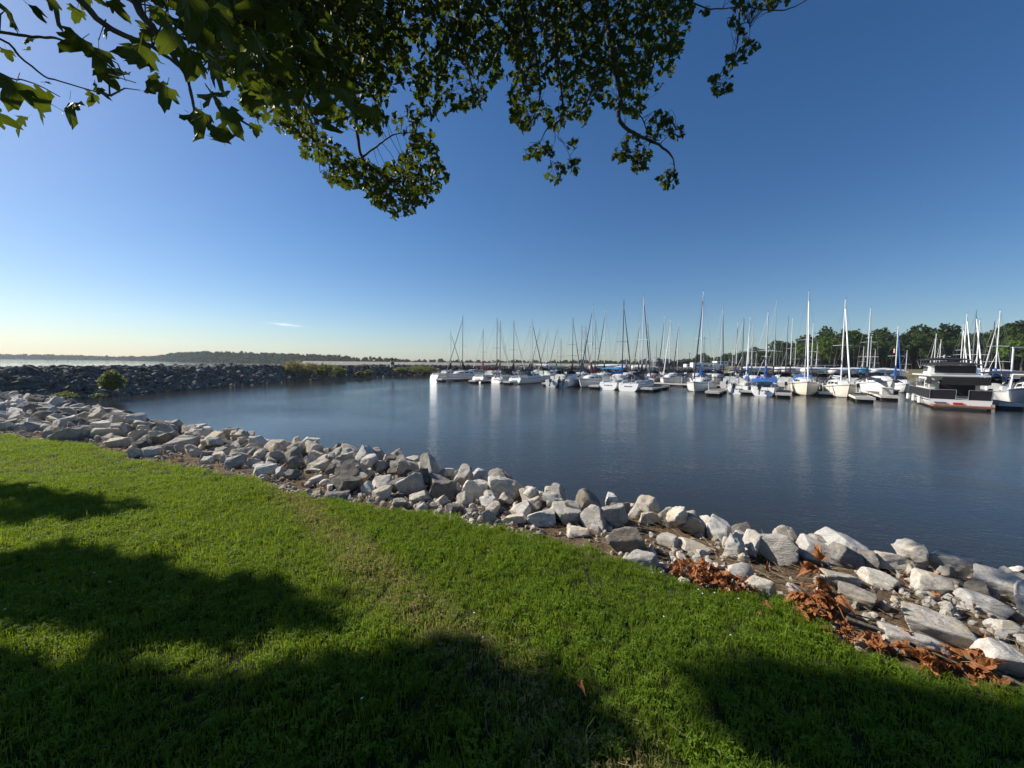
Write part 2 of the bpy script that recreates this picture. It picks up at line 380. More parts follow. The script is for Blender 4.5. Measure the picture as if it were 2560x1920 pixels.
# ------------------------------------------------------------------ scatter by geometry nodes
def scatter(name, pts, rots, scl, idx, protos, parent=None, label=None):
    me = bpy.data.meshes.new(name); me.from_pydata([tuple(p) for p in pts], [], [])
    a = me.attributes.new('rot', 'FLOAT_VECTOR', 'POINT'); a.data.foreach_set('vector', np.asarray(rots, np.float32).ravel())
    a = me.attributes.new('scl', 'FLOAT_VECTOR', 'POINT')
    scl = np.asarray(scl, np.float32); scl = np.repeat(scl[:, None], 3, 1) if scl.ndim == 1 else scl
    a.data.foreach_set('vector', scl.ravel())
    a = me.attributes.new('idx', 'INT', 'POINT'); a.data.foreach_set('value', np.asarray(idx, np.int32))
    for p in protos:
        for mt in p.data.materials:
            if mt.name not in me.materials: me.materials.append(mt)
    o = link(bpy.data.objects.new(name, me), parent); o['kind'] = 'stuff'
    if label: o['label'] = label
    ng = bpy.data.node_groups.new(name + '_nodes', 'GeometryNodeTree')
    ng.interface.new_socket('Geometry', in_out='INPUT', socket_type='NodeSocketGeometry')
    ng.interface.new_socket('Geometry', in_out='OUTPUT', socket_type='NodeSocketGeometry')
    n, l = ng.nodes, ng.links; gi = n.new('NodeGroupInput'); go = n.new('NodeGroupOutput'); jn = n.new('GeometryNodeJoinGeometry')
    def attr(nm, t):
        q = n.new('GeometryNodeInputNamedAttribute'); q.data_type = t; q.inputs[0].default_value = nm
        return next(s_ for s_ in q.outputs if s_.enabled and s_.name == 'Attribute')
    ar, asl, ai = attr('rot', 'FLOAT_VECTOR'), attr('scl', 'FLOAT_VECTOR'), attr('idx', 'INT')
    er = n.new('FunctionNodeEulerToRotation'); l.new(ar, er.inputs[0])
    for k, p in enumerate(protos):
        oi = n.new('GeometryNodeObjectInfo'); oi.inputs['Object'].default_value = p
        oi.inputs['As Instance'].default_value = True
        cp = n.new('FunctionNodeCompare'); cp.data_type = 'INT'; cp.operation = 'EQUAL'
        A = [s_ for s_ in cp.inputs if s_.enabled]; l.new(ai, A[0]); A[1].default_value = k
        ip = n.new('GeometryNodeInstanceOnPoints'); l.new(gi.outputs[0], ip.inputs['Points']); l.new(cp.outputs[0], ip.inputs['Selection'])
        l.new(oi.outputs['Geometry'], ip.inputs['Instance']); l.new(er.outputs[0], ip.inputs['Rotation']); l.new(asl, ip.inputs['Scale'])
        l.new(ip.outputs[0], jn.inputs[0])
    l.new(jn.outputs[0], go.inputs[0])
    md = o.modifiers.new('scatter', 'NODES'); md.node_group = ng
    return o

# ------------------------------------------------------------------ rocks
def rock_mesh(name, sub, seed, mat, flat=1.0, nz=.05, planes=13):
    r = np.random.default_rng(seed)
    bm = bmesh.new(); bmesh.ops.create_icosphere(bm, subdivisions=sub, radius=1)
    V = np.array([v.co[:] for v in bm.verts]); V /= np.linalg.norm(V, axis=1)[:, None]
    ax = np.array([[1, 0, 0], [-1, 0, 0], [0, 1, 0], [0, -1, 0], [0, 0, 1], [0, 0, -1.]]) + r.normal(0, .20, (6, 3))
    nr = max(3, planes - 7); N = np.concatenate([ax, r.normal(size=(nr, 3))]); N /= np.linalg.norm(N, axis=1)[:, None]
    D = np.concatenate([r.uniform(.50, .80, 6), r.uniform(.60, .88, nr)])
    dots = V @ N.T; rr = np.where(dots > .05, D / np.maximum(dots, .05), 9.0)
    k = 46.0; rad = -np.log(np.exp(-k * np.minimum(rr, 3)).sum(1) + math.exp(-k * 1.12)) / k
    P = V * rad[:, None]
    P = P @ np.diag([1.0, r.uniform(.62, .95), flat * r.uniform(.55, .9)])
    if nz:
        off = seed * 3.1
        dd = np.array([mn.fractal(Vector(p) * 1.8 + Vector((off, 0, 0)), .9, 2.1, 4) for p in P])
        cr = np.array([abs(mn.noise(Vector((p[0] * 1.5 + off, p[1] * 1.5, p[2] * 5)))) for p in P])
        P += V * (dd * nz * 1.15 - np.maximum(0, .12 - cr) * nz * 3)[:, None]
    P /= np.abs(P).max()
    for v, p in zip(bm.verts, P): v.co = p
    me = bpy.data.meshes.new(name); bm.to_mesh(me); bm.free(); me.materials.append(mat)
    me.polygons.foreach_set('use_smooth', [True] * len(me.polygons))
    try: me.set_sharp_from_angle(angle=R(32))
    except Exception: pass
    return me
BIG = [rock_mesh('boulder_mesh', 5, 100 + i, M['rock'], nz=.055) for i in range(9)]
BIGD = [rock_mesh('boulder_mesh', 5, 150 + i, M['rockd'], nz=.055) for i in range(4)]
MED = [rock_mesh('stone_mesh', 4, 200 + i, M['rock'], nz=.05) for i in range(14)]
MEDD = [rock_mesh('stone_mesh', 4, 250 + i, M['rockd'], nz=.05) for i in range(4)]
BWM = [rock_mesh('slab_mesh', 3, 300 + i, M['rockb'], flat=.72, nz=.06, planes=10) for i in range(10)]
PEB = [rock_mesh('pebble_mesh', 2, 350 + i, M['rock'], nz=0, planes=9) for i in range(4)]
def proto(me): return bpy.data.objects.new(me.name + '_source', me)

def gz(x, y): return float(bank_h(np.array([[x, y]]))[0])
# (centre px, centre py, width px, height px, dark?, roll, label)
BOULD = [
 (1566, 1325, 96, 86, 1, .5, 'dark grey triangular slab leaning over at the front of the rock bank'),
 (1607, 1385, 100, 54, 0, .1, 'broad white angular boulder sitting at the lawn edge left of the orange leaf pile'),
 (1444, 1315, 66, 24, 0, 0, 'flat white slab lying low on brown mulch at the lawn edge'),
 (1290, 1282, 64, 34, 0, 0, 'tan brown oblong boulder low in the middle of the rock bank'),
 (1677, 1263, 50, 66, 0, .8, 'upright peaked rock with a white tip standing against the water'),
 (1392, 1244, 62, 60, 0, .3, 'craggy white boulder with shadowed hollow near the crest'),
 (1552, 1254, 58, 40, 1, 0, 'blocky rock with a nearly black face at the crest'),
 (1740, 1352, 92, 32, 0, -.3, 'long pale slab sloping right beside twiggy mulch'),
 (1623, 1279, 62, 38, 0, .1, 'flat topped whitish block left of the peaked upright rock'),
 (1983, 1300, 80, 84, 0, .5, 'tallest peaked white boulder rising over the water on the right'),
 (1903, 1450, 88, 62, 0, 0, 'rounded white boulder sitting between the two orange leaf piles'),
 (2058, 1366, 120, 44, 0, -.45, 'long grey slab slanting down behind the tall leaf heap'),
 (1843, 1362, 60, 40, 0, 0, 'white block with rough face alone above the mulch'),
 (2113, 1428, 88, 48, 0, -.1, 'white veined block just right of the tall leaf heap'),
 (1853, 1323, 38, 38, 0, 0, 'small nearly cubic white rock below the crest'),
 (2149, 1472, 88, 46, 0, -.2, 'pale flat topped rock lying alone on sandy mulch'),
 (2204, 1428, 84, 46, 0, -.2, 'grey white oblong rock behind the flat topped loner'),
 (2237, 1386, 108, 50, 0, 0, 'broad warm white boulder lit on its face near the right shore'),
 (2270, 1357, 60, 56, 0, .4, 'pale wedge of rock with spotted dark side behind the broad boulder'),
 (2395, 1392, 128, 70, 0, -.3, 'big cream block with a flat square side near the right shore'),
 (2335, 1438, 84, 54, 0, -.1, 'grey block with shaded right side in front of the cream block'),
 (2365, 1550, 186, 70, 0, -.3, 'longest pale slab lying near the bottom right of the bank'),
 (2304, 1584, 140, 80, 0, -.1, 'grey boulder half shaded in front of the longest slab'),
 (2520, 1615, 140, 90, 0, -.2, 'large rough white boulder at the bottom right picture edge'),
 (2515, 1440, 110, 62, 0, -.2, 'smooth grey slab at the right edge close to the water'),
 (2476, 1492, 110, 46, 0, -.25, 'low grey rock half sunk in dry reeds on the right'),
 (2125, 1372, 86, 64, 1, -.5, 'dark sided sloping rock right of the tallest peaked boulder'),
 (2536, 1552, 70, 44, 0, 0, 'small grey rock above the big rough boulder at the right edge'),
 (2365, 1350, 84, 34, 0, -.2, 'rounded rock at the waterline behind the cream block'),
 (869, 1193, 88, 62, 1, .2, 'brown grey peaked boulder standing proud of the rock bank'),
 (838, 1227, 66, 30, 1, 0, 'low dark slab with white top and black hollow beneath it'),
 (1028, 1190, 74, 78, 0, .6, 'big striated grey boulder tilted upright in the bank'),
 (999, 1242, 50, 30, 0, 0, 'pale oval stone in front of the striated boulder'),
 (1135, 1254, 44, 38, 1, .2, 'small brown block casting a shadow on white gravel'),
 (955, 1219, 60, 40, 0, .4, 'grey wedge leaning left of the striated boulder'),
 (1221, 1277, 40, 44, 0, .4, 'rough upright white stone left of the tan oblong boulder'),
 (690, 1132, 66, 32, 0, 0, 'buff layered slab lying across the left bank'),
 (785, 1113, 46, 46, 0, .5, 'grey pyramid shaped rock on the crest above the water'),
 (658, 1164, 64, 32, 0, 0, 'pair sized grey block at the mulch edge left of centre'),
 (150, 1024, 92, 38, 1, 0, 'biggest rounded dark boulder at the far left of the bank'),
 (173, 1073, 88, 48, 0, .5, 'long grey slab tilted up to the right at far left'),
 (260, 1073, 72, 38, 0, .1, 'hunched grey boulder right of the long tilted slab'),
 (294, 1096, 50, 30, 0, 0, 'small rough boulder on the mulch at the left'),
 (373, 1119, 50, 32, 0, 0, 'round grey boulder touching a bright pointed stone'),
 (335, 1122, 32, 30, 0, .6, 'bright pointed stone propped against the round boulder'),
 (332, 1050, 68, 26, 0, 0, 'smooth pale boulder on the crest at left'),
 (448, 1102, 80, 38, 0, -.1, 'broad brown grey boulder with broken face at left'),
 (581, 1145, 50, 34, 0, .3, 'wedge shaped pale stone near the lawn left of centre'),
]
placed = []
for i, (x, y, w, h, dk, rl, lab) in enumerate(BOULD):
    b = on(x, y + h * .42, 0.04); z0 = min(0, max(gz(b.x, b.y), -.3))
    dist = ray(x, y).dot(b - CAM); depth = (b - CAM).length
    k = depth / F / math.sqrt(1 + ((x - 1280) / F) ** 2 + ((y - 960) / F) ** 2)
    wx = w * k * .96; hz_ = h * k * .96
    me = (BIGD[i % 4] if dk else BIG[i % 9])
    o = link(bpy.data.objects.new('boulder', me)); tag(o, lab, 'boulder', 'large boulders of the shore bank')
    o.scale = (wx / 2, wx / 2 * .8, hz_ / 2 * 1.35)
    o.location = (b.x, b.y + wx * .10, z0 + hz_ * .30)
    o.rotation_euler = (random.uniform(-.15, .15), rl * -.75, math.atan2(-(x - 1280), F) * .6 + random.uniform(-.25, .25))
    placed.append((b.x, b.y + wx * .22, wx * .5))

bank = empty('rock_bank', (0, 0, 0)); bank['kind'] = 'structure'; bank['label'] = 'bank of loose limestone riprap along the near shore'
cand = []
def try_place(x, y, r, f=.72):
    for (a, b_, c) in placed:
        if (a - x) ** 2 + (b_ - y) ** 2 < ((c + r) * f) ** 2: return False
    placed.append((x, y, r)); return True
P = np.column_stack([rng.uniform(-26, 13, 26000), rng.uniform(-3, 26, 26000)])
d, sd, _ = poly_dist(P, CR); s = d * sd
g, gs, _ = poly_dist(P, GE); gg = g * gs
px, py = project(np.column_stack([P, np.zeros(len(P))]))
vis = (px > -250) & (px < 2850)
wband = np.clip(gg / np.maximum(gg - s, .01), 0, 1)
ok = vis & (gg > .25) & (s < 2.2) & ((wband > .25) | (rng.random(len(P)) < .16))
for sz in (.185, .155, .12, .092, .068, .048):
    for i in np.nonzero(ok & (rng.random(len(P)) < (.42 if sz > .12 else .55)))[0]:
        far = np.clip((P[i, 1] - 4) / 8, 0, 1)
        r = sz * rng.uniform(.85, 1.15) * (.82 + .62 * far)
        if sz < .08 and P[i, 1] > 9: continue
        if wband[i] < .45 and sz > .15: continue
        if P[i, 0] > 1.2 and wband[i] < .62 and random.random() < .8: continue
        if try_place(P[i, 0], P[i, 1], r, .66): cand.append((P[i, 0], P[i, 1], r, s[i], 0.0))
placed2 = placed; placed = []
for sz in (.14, .11, .08):
    for i in np.nonzero(ok & (wband > .5) & (rng.random(len(P)) < .12))[0]:
        far = np.clip((P[i, 1] - 4) / 8, 0, 1); r = sz * rng.uniform(.85, 1.15) * (.85 + .55 * far)
        if try_place(P[i, 0], P[i, 1], r, 1.02): cand.append((P[i, 0], P[i, 1], r, s[i], .09 + .08 * far))
cand = [c for c in cand if c[0] > -27]
def show(c):
    dd = math.hypot(c[0], c[1]); q = project(np.array([[c[0], c[1], 0.]]))
    return c[2] / dd * (1 if -20 < q[0][0] < 2580 and c[3] < .5 else .2)
cand.sort(key=lambda c: -show(c))
sp, sr, ss, si = [], [], [], []
PALL = MED + MEDD
for i, (x, y, r, s_, lift) in enumerate(cand):
    k = random.randrange(len(MED)) if random.random() < .84 else len(MED) + random.randrange(4)
    rz = (random.uniform(-.5, .5), random.uniform(-.6, .6), random.uniform(0, 6.28))
    sc = (r * 1.1, r * 1.1, r * random.uniform(.9, 1.4)); z = gz(x, y) + r * .3 + .02 * (s_ > -.4) + lift
    if i < 298:
        o = link(bpy.data.objects.new('stone', PALL[k]), bank); o.location = (x, y, z); o.rotation_euler = rz; o.scale = sc
    else: sp.append((x, y, z)); sr.append(rz); ss.append(sc); si.append(k)
scatter('smaller_stones', sp, sr, ss, si, [proto(m) for m in PALL], bank)

# gravel, twigs and dead leaves on the soil strip
P = np.column_stack([rng.uniform(-20, 10, 230000), rng.uniform(-1, 16, 230000)])
d, sd, _ = poly_dist(P, CR); s = d * sd; g, gs, _ = poly_dist(P, GE); gg = g * gs
px, py = project(np.column_stack([P, np.zeros(len(P))]))
dens = np.clip(3.5 / np.maximum(P[:, 1], 2), .25, 1)
k = (gg > .02) & (s < .3) & (px > -150) & (px < 2750) & (rng.random(len(P)) < dens)
gp = P[k]; zz = bank_h(gp)
pn = vnoise(gp, 1.1, 4); kp = (pn + rng.normal(0, .25, len(gp))) > -.05
gp2 = gp[kp]; z2 = zz[kp]
scatter('gravel', np.column_stack([gp2, z2 + .01]), rng.uniform(0, 6.28, (len(gp2), 3)), rng.gamma(2.2, .008, len(gp2)) + .006,
        rng.integers(0, 4, len(gp2)), [proto(m) for m in PEB], None, 'pale gravel scattered over the soil among the rocks')

# leaves ---------------------------------------------------------------
LEAF_R = [(0, .0), (-10, .36), (14, .58), (20, .42), (27, .46), (38, .66), (47, .60), (54, .46), (63, .58), (74, .80), (82, .84), (90, 1.0)]
def leaf_geo(seed, curl=.25, fold=.3, crum=0.0):
    r = random.Random(seed); out = []
    for a, q in LEAF_R[1:]: out.append((math.cos(R(a)) * q * .95, math.sin(R(a)) * q))
    pts = out + [(-x, y) for x, y in reversed(out[:-1])]
    inner = [(x * .5, y * .5 + .02) for x, y in pts]
    vs = [(0, 0)] + inner + pts; n = len(pts)
    fs = [(0, 1 + i, 2 + i) for i in range(n - 1)] + [(1 + i, 1 + n + i, 2 + n + i, 2 + i) for i in range(n - 1)]
    ph = r.uniform(0, 6); cu = curl * r.uniform(.5, 1.5) * r.choice((-1, 1)); fo = fold * r.uniform(.3, 1.4)
    V = []
    for x, y in vs:
        x2 = x * (1 + r.uniform(-.05, .05)); y2 = y * (1 + r.uniform(-.04, .04))
        z = abs(x2) * fo + cu * (y2 ** 2) + .06 * math.sin(7 * x2 + ph) + .05 * math.sin(9 * y2 + ph)
        z += crum * (math.sin(5 * x2 + ph) * math.cos(6 * y2 - ph)) + r.uniform(-1, 1) * crum * .25
        V.append((x2 * (1 - .25 * abs(fo)), y2, z))
    # leaf stalk
    b = len(V); V += [(-.012, 0, 0), (.012, 0, 0), (.01, -.35, -.05), (-.01, -.35, -.05)]; fs.append((b, b + 1, b + 2, b + 3))
    uv = [(x, y) for x, y in vs] + [(0, 0)] * 4
    return np.array(V), fs, np.array(uv)
def leaf_mesh(name, geo, mat):
    V, fs, uv = geo; me = bpy.data.meshes.new(name); me.from_pydata(V.tolist(), [], fs); me.materials.append(mat)
    u = me.uv_layers.new(name='UVMap'); li = [v for p in me.polygons for v in p.vertices]
    u.data.foreach_set('uv', uv[li].ravel()); return me
def leaf_cloud(name, mats, geos, mat, parent=None, kind='stuff'):
    """many leaves joined into one mesh; mats is a list of (4x4 matrix, geometry index)"""
    Vs, Fs, UV, n = [], [], [], 0
    for mt, gi_ in mats:
        V, fs, uv = geos[gi_]; A = np.array(mt)
        Vs.append(V @ A[:3, :3].T + A[:3, 3]); Fs += [tuple(i + n for i in f) for f in fs]; UV.append(uv); n += len(V)
    V = np.concatenate(Vs); uv = np.concatenate(UV)
    me = bpy.data.meshes.new(name); me.from_pydata(V.tolist(), [], Fs); me.materials.append(mat)
    u = me.uv_layers.new(name='UVMap'); li = np.array([v for f in Fs for v in f]); u.data.foreach_set('uv', uv[li].ravel())
    o = link(bpy.data.objects.new(name, me), parent); o['kind'] = kind; return o
LG = [leaf_geo(i) for i in range(8)]; LM = [leaf_mesh('leaf_blade', g_, M['leaf']) for g_ in LG]
DG = [leaf_geo(40 + i, .7, .8, .22) for i in range(8)]; DM = [leaf_mesh('dead_leaf_blade', g_, M['dead']) for g_ in DG]
def mat4(loc, eul, sc): return Matrix.LocRotScale(Vector(loc), Euler(eul), Vector((sc, sc, sc)))

# mulch twigs and crumbs of leaf
TW = []
for i in range(4):
    t = MB(); p = Vector((0, 0, 0)); pts = [p]
    for j in range(4): p = p + Vector((.25, random.uniform(-.06, .06), random.uniform(-.03, .03))); pts.append(p)
    t.tube(pts, [.012, .011, .009, .007, .004], 4); TW.append(bpy.data.objects.new('twig_source', t.mesh('twig', M['twig'])))
kt = rng.random(len(gp)) < .75; tp = gp[kt]; tz = bank_h(tp)
tr_ = np.column_stack([rng.normal(0, .12, len(tp)), rng.normal(0, .15, len(tp)), rng.normal(-.5, .7, len(tp)) + math.pi * rng.integers(0, 2, len(tp))])
scatter('twig_litter', np.column_stack([tp, tz + .012 + rng.random(len(tp)) * .02]), tr_, np.minimum(rng.gamma(3, .035, len(tp)) + .03, .2), rng.integers(0, 4, len(tp)), TW,
        None, 'dry twigs and reed litter strewn along the lawn edge')
kt = rng.random(len(gp)) < .05; tp = gp[kt]; tz = bank_h(tp)
scatter('leaf_litter', np.column_stack([tp, tz + .03]), rng.uniform(0, 6.28, (len(tp), 3)), rng.uniform(.02, .055, len(tp)),
        rng.integers(0, 8, len(tp)), [bpy.data.objects.new('litter_source', m) for m in DM], None, 'brown leaf scraps scattered on the soil strip')

def leaf_heap(name, label, spots, cat='leaf pile'):
    c = spots[0]; root = empty(name, (c[0], c[1], 0), 0, label, cat); n_ = 0
    for (x, y, z, r, nn, size, hgt) in spots:
        for i in range(nn):
            a = random.uniform(0, 6.28); q = r * math.sqrt(random.random())
            o = link(bpy.data.objects.new('dead_leaf', random.choice(DM)), root)
            o.location = (x + q * math.cos(a) - c[0], y + q * math.sin(a) * .7 - c[1], z + .02 + hgt * random.random() * (1 - .6 * q / r))
            o.rotation_euler = (random.gauss(0, .55), random.gauss(0, .55), random.uniform(0, 6.28))
            k_ = size * random.uniform(.6, 1.15); o.scale = (k_, k_, k_); n_ += 1
    return root
def g0(x, y, z=0): p = on(x, y, z); return p.x, p.y
def spot(x, y, r, nn, size, hgt): a, b_ = g0(x, y); return (a, b_, 0, r, nn, size, hgt)
heap1 = leaf_heap('leaf_pile', 'low heap of curled orange dead leaves left of the rounded white boulder',
          [spot(1745, 1452, .17, 34, .075, .16), spot(1800, 1468, .14, 22, .07, .10), spot(1850, 1478, .12, 20, .07, .08), spot(1715, 1430, .1, 10, .07, .07)])
heap2 = leaf_heap('leaf_pile', 'tall stack of brown dead leaves on a fallen branch right of the rounded white boulder',
          [spot(2030, 1530, .11, 12, .12, .42), spot(2045, 1535, .08, 9, .14, .32), spot(2020, 1545, .12, 16, .08, .12), spot(2060, 1570, .14, 14, .05, .06),
           spot(2110, 1592, .14, 16, .045, .04), spot(2150, 1610, .12, 8, .06, .05)])
heap3 = leaf_heap('leaf_pile', 'large curled orange leaves along the fallen branch at the bottom right lawn edge',
          [spot(2190, 1628, .10, 8, .07, .05), spot(2290, 1660, .10, 8, .08, .05), spot(2330, 1672, .13, 8, .08, .05),
           spot(2400, 1660, .13, 8, .095, .05), spot(2470, 1672, .10, 7, .09, .05), spot(2400, 1710, .15, 9, .07, .03), spot(2260, 1620, .08, 6, .08, .06)])
br = MB()
def gp3(L, z=.05): return [Vector((*g0(x, y), z)) for x, y in L]
br.tube(gp3([(2040, 1450), (2075, 1530), (2120, 1575), (2190, 1600), (2290, 1645), (2390, 1690)], .07), [.012, .012, .011, .010, .007, .004], 6)
br.tube(gp3([(2100, 1560), (2150, 1572), (2215, 1590)], .08), [.006, .005, .002], 5)
br.tube(gp3([(2290, 1600), (2370, 1640), (2460, 1690), (2560, 1740)], .05), [.012, .012, .01, .008], 6)
tag(br.build('fallen_branch', M['bark']), 'thin dead branch lying among the orange leaves at lower right', 'branch')
# loose single leaves on the lawn
for x, y, lab in ((398, 1170, 'small brown leaf on the bright lawn near the left rocks'), (1450, 1757, 'tiny orange leaf fragment in the dark lower lawn'),
                  (1910, 1545, 'yellowish dead leaf in the clover near the orange leaves')):
    o = link(bpy.data.objects.new('fallen_leaf', random.choice(DM))); a, b_ = g0(x, y); o.location = (a, b_, .09)
    o.rotation_euler = (.5, .3, random.uniform(0, 6)); o.scale = (.05,) * 3; tag(o, lab, 'leaf')

# ------------------------------------------------------------------ grass
def tuft(seed, nb, hgt, wid, spread, clover=0):
    r = random.Random(seed); t = MB()
    for i in range(nb):
        a = r.uniform(0, 6.28); q = spread * math.sqrt(r.random()); x, y = q * math.cos(a), q * math.sin(a)
        h = hgt * r.uniform(.45, 1.25); ln = r.uniform(.05, .6) * h; b = r.uniform(0, 6.28); dx, dy = math.cos(b), math.sin(b)
        w = wid * r.uniform(.6, 1.2); wx, wy = -dy * w / 2, dx * w / 2
        p1 = (x + dx * ln * .3, y + dy * ln * .3, h * .55); p2 = (x + dx * ln, y + dy * ln, h * r.uniform(.8, 1))
        t.add([(x - wx, y - wy, -.02), (x + wx, y + wy, -.02), (p1[0] + wx * .85, p1[1] + wy * .85, p1[2]), (p1[0] - wx * .85, p1[1] - wy * .85, p1[2]), p2],
              [(0, 1, 2, 3), (3, 2, 4)])
    for i in range(clover):
        a = r.uniform(0, 6.28); q = spread * math.sqrt(r.random()); x, y = q * math.cos(a), q * math.sin(a); z = hgt * r.uniform(.5, .95)
        for k in range(3):
            b = a + k * 2.09; c = r.uniform(.006, .010); cx, cy = x + c * math.cos(b), y + c * math.sin(b); tz_ = r.uniform(-.003, .004)
            t.add([(x, y, z), (cx - c * .7 * math.sin(b), cy + c * .7 * math.cos(b), z + tz_), (cx + c * math.cos(b), cy + c * math.sin(b), z - tz_),
                   (cx + c * .7 * math.sin(b), cy - c * .7 * math.cos(b), z + tz_)], [(0, 1, 2, 3)])
    return bpy.data.objects.new('tuft_source', t.mesh('tuft', M['grass']))
TUFT = [tuft(i, 16, .050, .0034, .045, 3 if i % 2 else 0) for i in range(6)] + [tuft(20 + i, 26, .046, .0046, .085, 3) for i in range(3)] + [tuft(30, 7, .11, .005, .02)]
def lawn_pts(n_, y0, y1, scale):
    P = np.column_stack([rng.uniform(-22, 8, n_), rng.uniform(y0, y1, n_)])
    g, gs, _ = poly_dist(P, GE); gg = g * gs
    fr = (P[:, 0] > -1.45 * P[:, 1] - 1.6) & (P[:, 0] < 1.45 * P[:, 1] + 1.6)
    edge = gg < -.02 + .15 * vnoise(P, 2.6, 2)
    return P[fr & edge]
near_p = lawn_pts(70000, .6, 2.6, 1); mid_p = lawn_pts(85000, 2.6, 5, 1); far_p = lawn_pts(60000, 5, 13, 1)
gpt = np.concatenate([near_p, mid_p, far_p]); gi_ = np.concatenate([rng.integers(0, 6, len(near_p)), rng.integers(0, 6, len(mid_p)), rng.integers(6, 9, len(far_p))])
tall = rng.random(len(gpt)) < .012; gi_[tall & (gpt[:, 1] < 6)] = 9
gs_ = (.8 + .28 * vnoise(gpt, 1.7, 6)) * rng.uniform(.55, 1.35, len(gpt))
gr = np.column_stack([rng.normal(0, .08, len(gpt)), rng.normal(0, .08, len(gpt)), rng.uniform(0, 6.28, len(gpt))])
scatter('grass', np.column_stack([gpt, lawn_h(gpt)]), gr, gs_, gi_, TUFT, None, 'short green grass and clover growing over the lawn')
print('grass tufts', len(gpt))
fp = lawn_pts(130, 1.0, 9, 1)
scatter('leaf_scraps', np.column_stack([fp, lawn_h(fp) + .04]), rng.uniform(-.8, 6.28, (len(fp), 3)), rng.gamma(3, .004, len(fp)) + .006, rng.integers(0, 8, len(fp)),
        [bpy.data.objects.new('scrap_source', m) for m in DM], None, 'small brown leaf scraps dotted over the grass')
# white clover heads and straw bits
t = MB()
for a in range(10):
    b = a * .628; t.add([(0, 0, 0), (math.cos(b), math.sin(b), .4), (math.cos(b + .5), math.sin(b + .5), .5), (0, 0, 1)], [(0, 1, 2), (1, 2, 3)])
fl = bpy.data.objects.new('flower_source', t.mesh('clover_head', M['gull']))
fp = lawn_pts(60, 1.5, 5, 1); fp = fp[:45]
extra = np.array([g0(x, y) for x, y in ((1745, 1508), (1822, 1508), (1755, 1518), (1785, 1516), (1845, 1530), (1658, 1580), (1825, 1625), (2240, 1600))])
fp = np.concatenate([fp, extra])
scatter('clover_flowers', np.column_stack([fp, lawn_h(fp) + .055]), np.zeros((len(fp), 3)), np.full(len(fp), .006), np.zeros(len(fp), int), [fl], None,
        'tiny white clover flower heads dotted in the grass')
fp = lawn_pts(2600, 1.0, 5, 1); band = np.abs(fp[:, 0] * DRY[0] + fp[:, 1] * DRY[1] + DRY[2]); fp = fp[rng.random(len(fp)) < np.exp(-band * 2.2) + .12]
scatter('straw', np.column_stack([fp, lawn_h(fp) + .035]), np.column_stack([rng.normal(0, .2, len(fp)), rng.normal(0, .3, len(fp)), rng.uniform(0, 6.28, len(fp))]),
        rng.uniform(.04, .14, len(fp)), rng.integers(0, 4, len(fp)), TW, None, 'dry straw and clippings lying in the worn grass')

# ------------------------------------------------------------------ breakwater
bw = grid_mesh('breakwater', np.arange(-52, 80, .9), np.arange(0, 142, .9), lambda P: np.maximum(ridge_h(P) - .25, -3.2), M['rubble'],
               keep=lambda P, Z: Z > -3.0)
tag(bw, 'long curved breakwater of rubble stone coloured dark as if backlit across the harbour mouth', 'breakwater', kind='structure')
P = np.column_stack([rng.uniform(-50, 76, 400000), rng.uniform(2, 140, 400000)])
dd, sd, tt = poly_dist(P, RIDGE); rh = ridge_h(P)
inner = (sd < 0) | (dd < 2.5)
q = project(np.column_stack([P, rh]))
k = inner & (rh > -2.2) & (q[0] > -350) & (q[0] < 2700) & (rng.random(len(P)) < np.where(P[:, 1] > 80, .3, .8)) & (np.maximum(bank_h(P), -9) < rh + .8)
bp_ = P[k]; bh = rh[k]
P2 = np.column_stack([rng.uniform(-50, -17, 26000), rng.uniform(9, 33, 26000)])       # the corner towards the near bank
d, sd2, _ = poly_dist(P2, CR); s = d * sd2; g, gs2, _ = poly_dist(P2, GE); h2 = bank_h(P2)
k2 = (g * gs2 > .4) & (h2 > -2.2) & (rng.random(len(P2)) < .35) & (ridge_h(P2) < h2 + .2)
bp_ = np.concatenate([bp_, P2[k2]]); bh = np.concatenate([bh, h2[k2]])
br_ = rng.gamma(5, .17 / 5, len(bp_)) + .07; br_ *= np.where(bp_[:, 1] < 34, 1.12, 1)
order = np.argsort(-(br_ / np.hypot(*bp_.T)) * np.where(project(np.column_stack([bp_, bh]))[0] > 0, 1, .1))
bp_, bh, br_ = bp_[order], bh[order], br_[order]
rots = np.column_stack([rng.normal(0, .35, len(bp_)), rng.normal(0, .35, len(bp_)), rng.uniform(0, 6.28, len(bp_))])
for i in range(298):
    o = link(bpy.data.objects.new('stone', BWM[i % 10]), bw); o.location = (bp_[i, 0], bp_[i, 1], bh[i] - .02); o.rotation_euler = rots[i]
    o.scale = (br_[i] * 1.25, br_[i] * 1.1, br_[i] * 1.1)
r_ = slice(298, None)
scatter('smaller_stones', np.column_stack([bp_, bh - .03])[r_], rots[r_], np.column_stack([br_ * 1.25, br_ * 1.1, br_ * 1.1])[r_], rng.integers(0, 10, len(bp_))[r_],
        [proto(m) for m in BWM], bw)
print('breakwater stones', len(bp_))

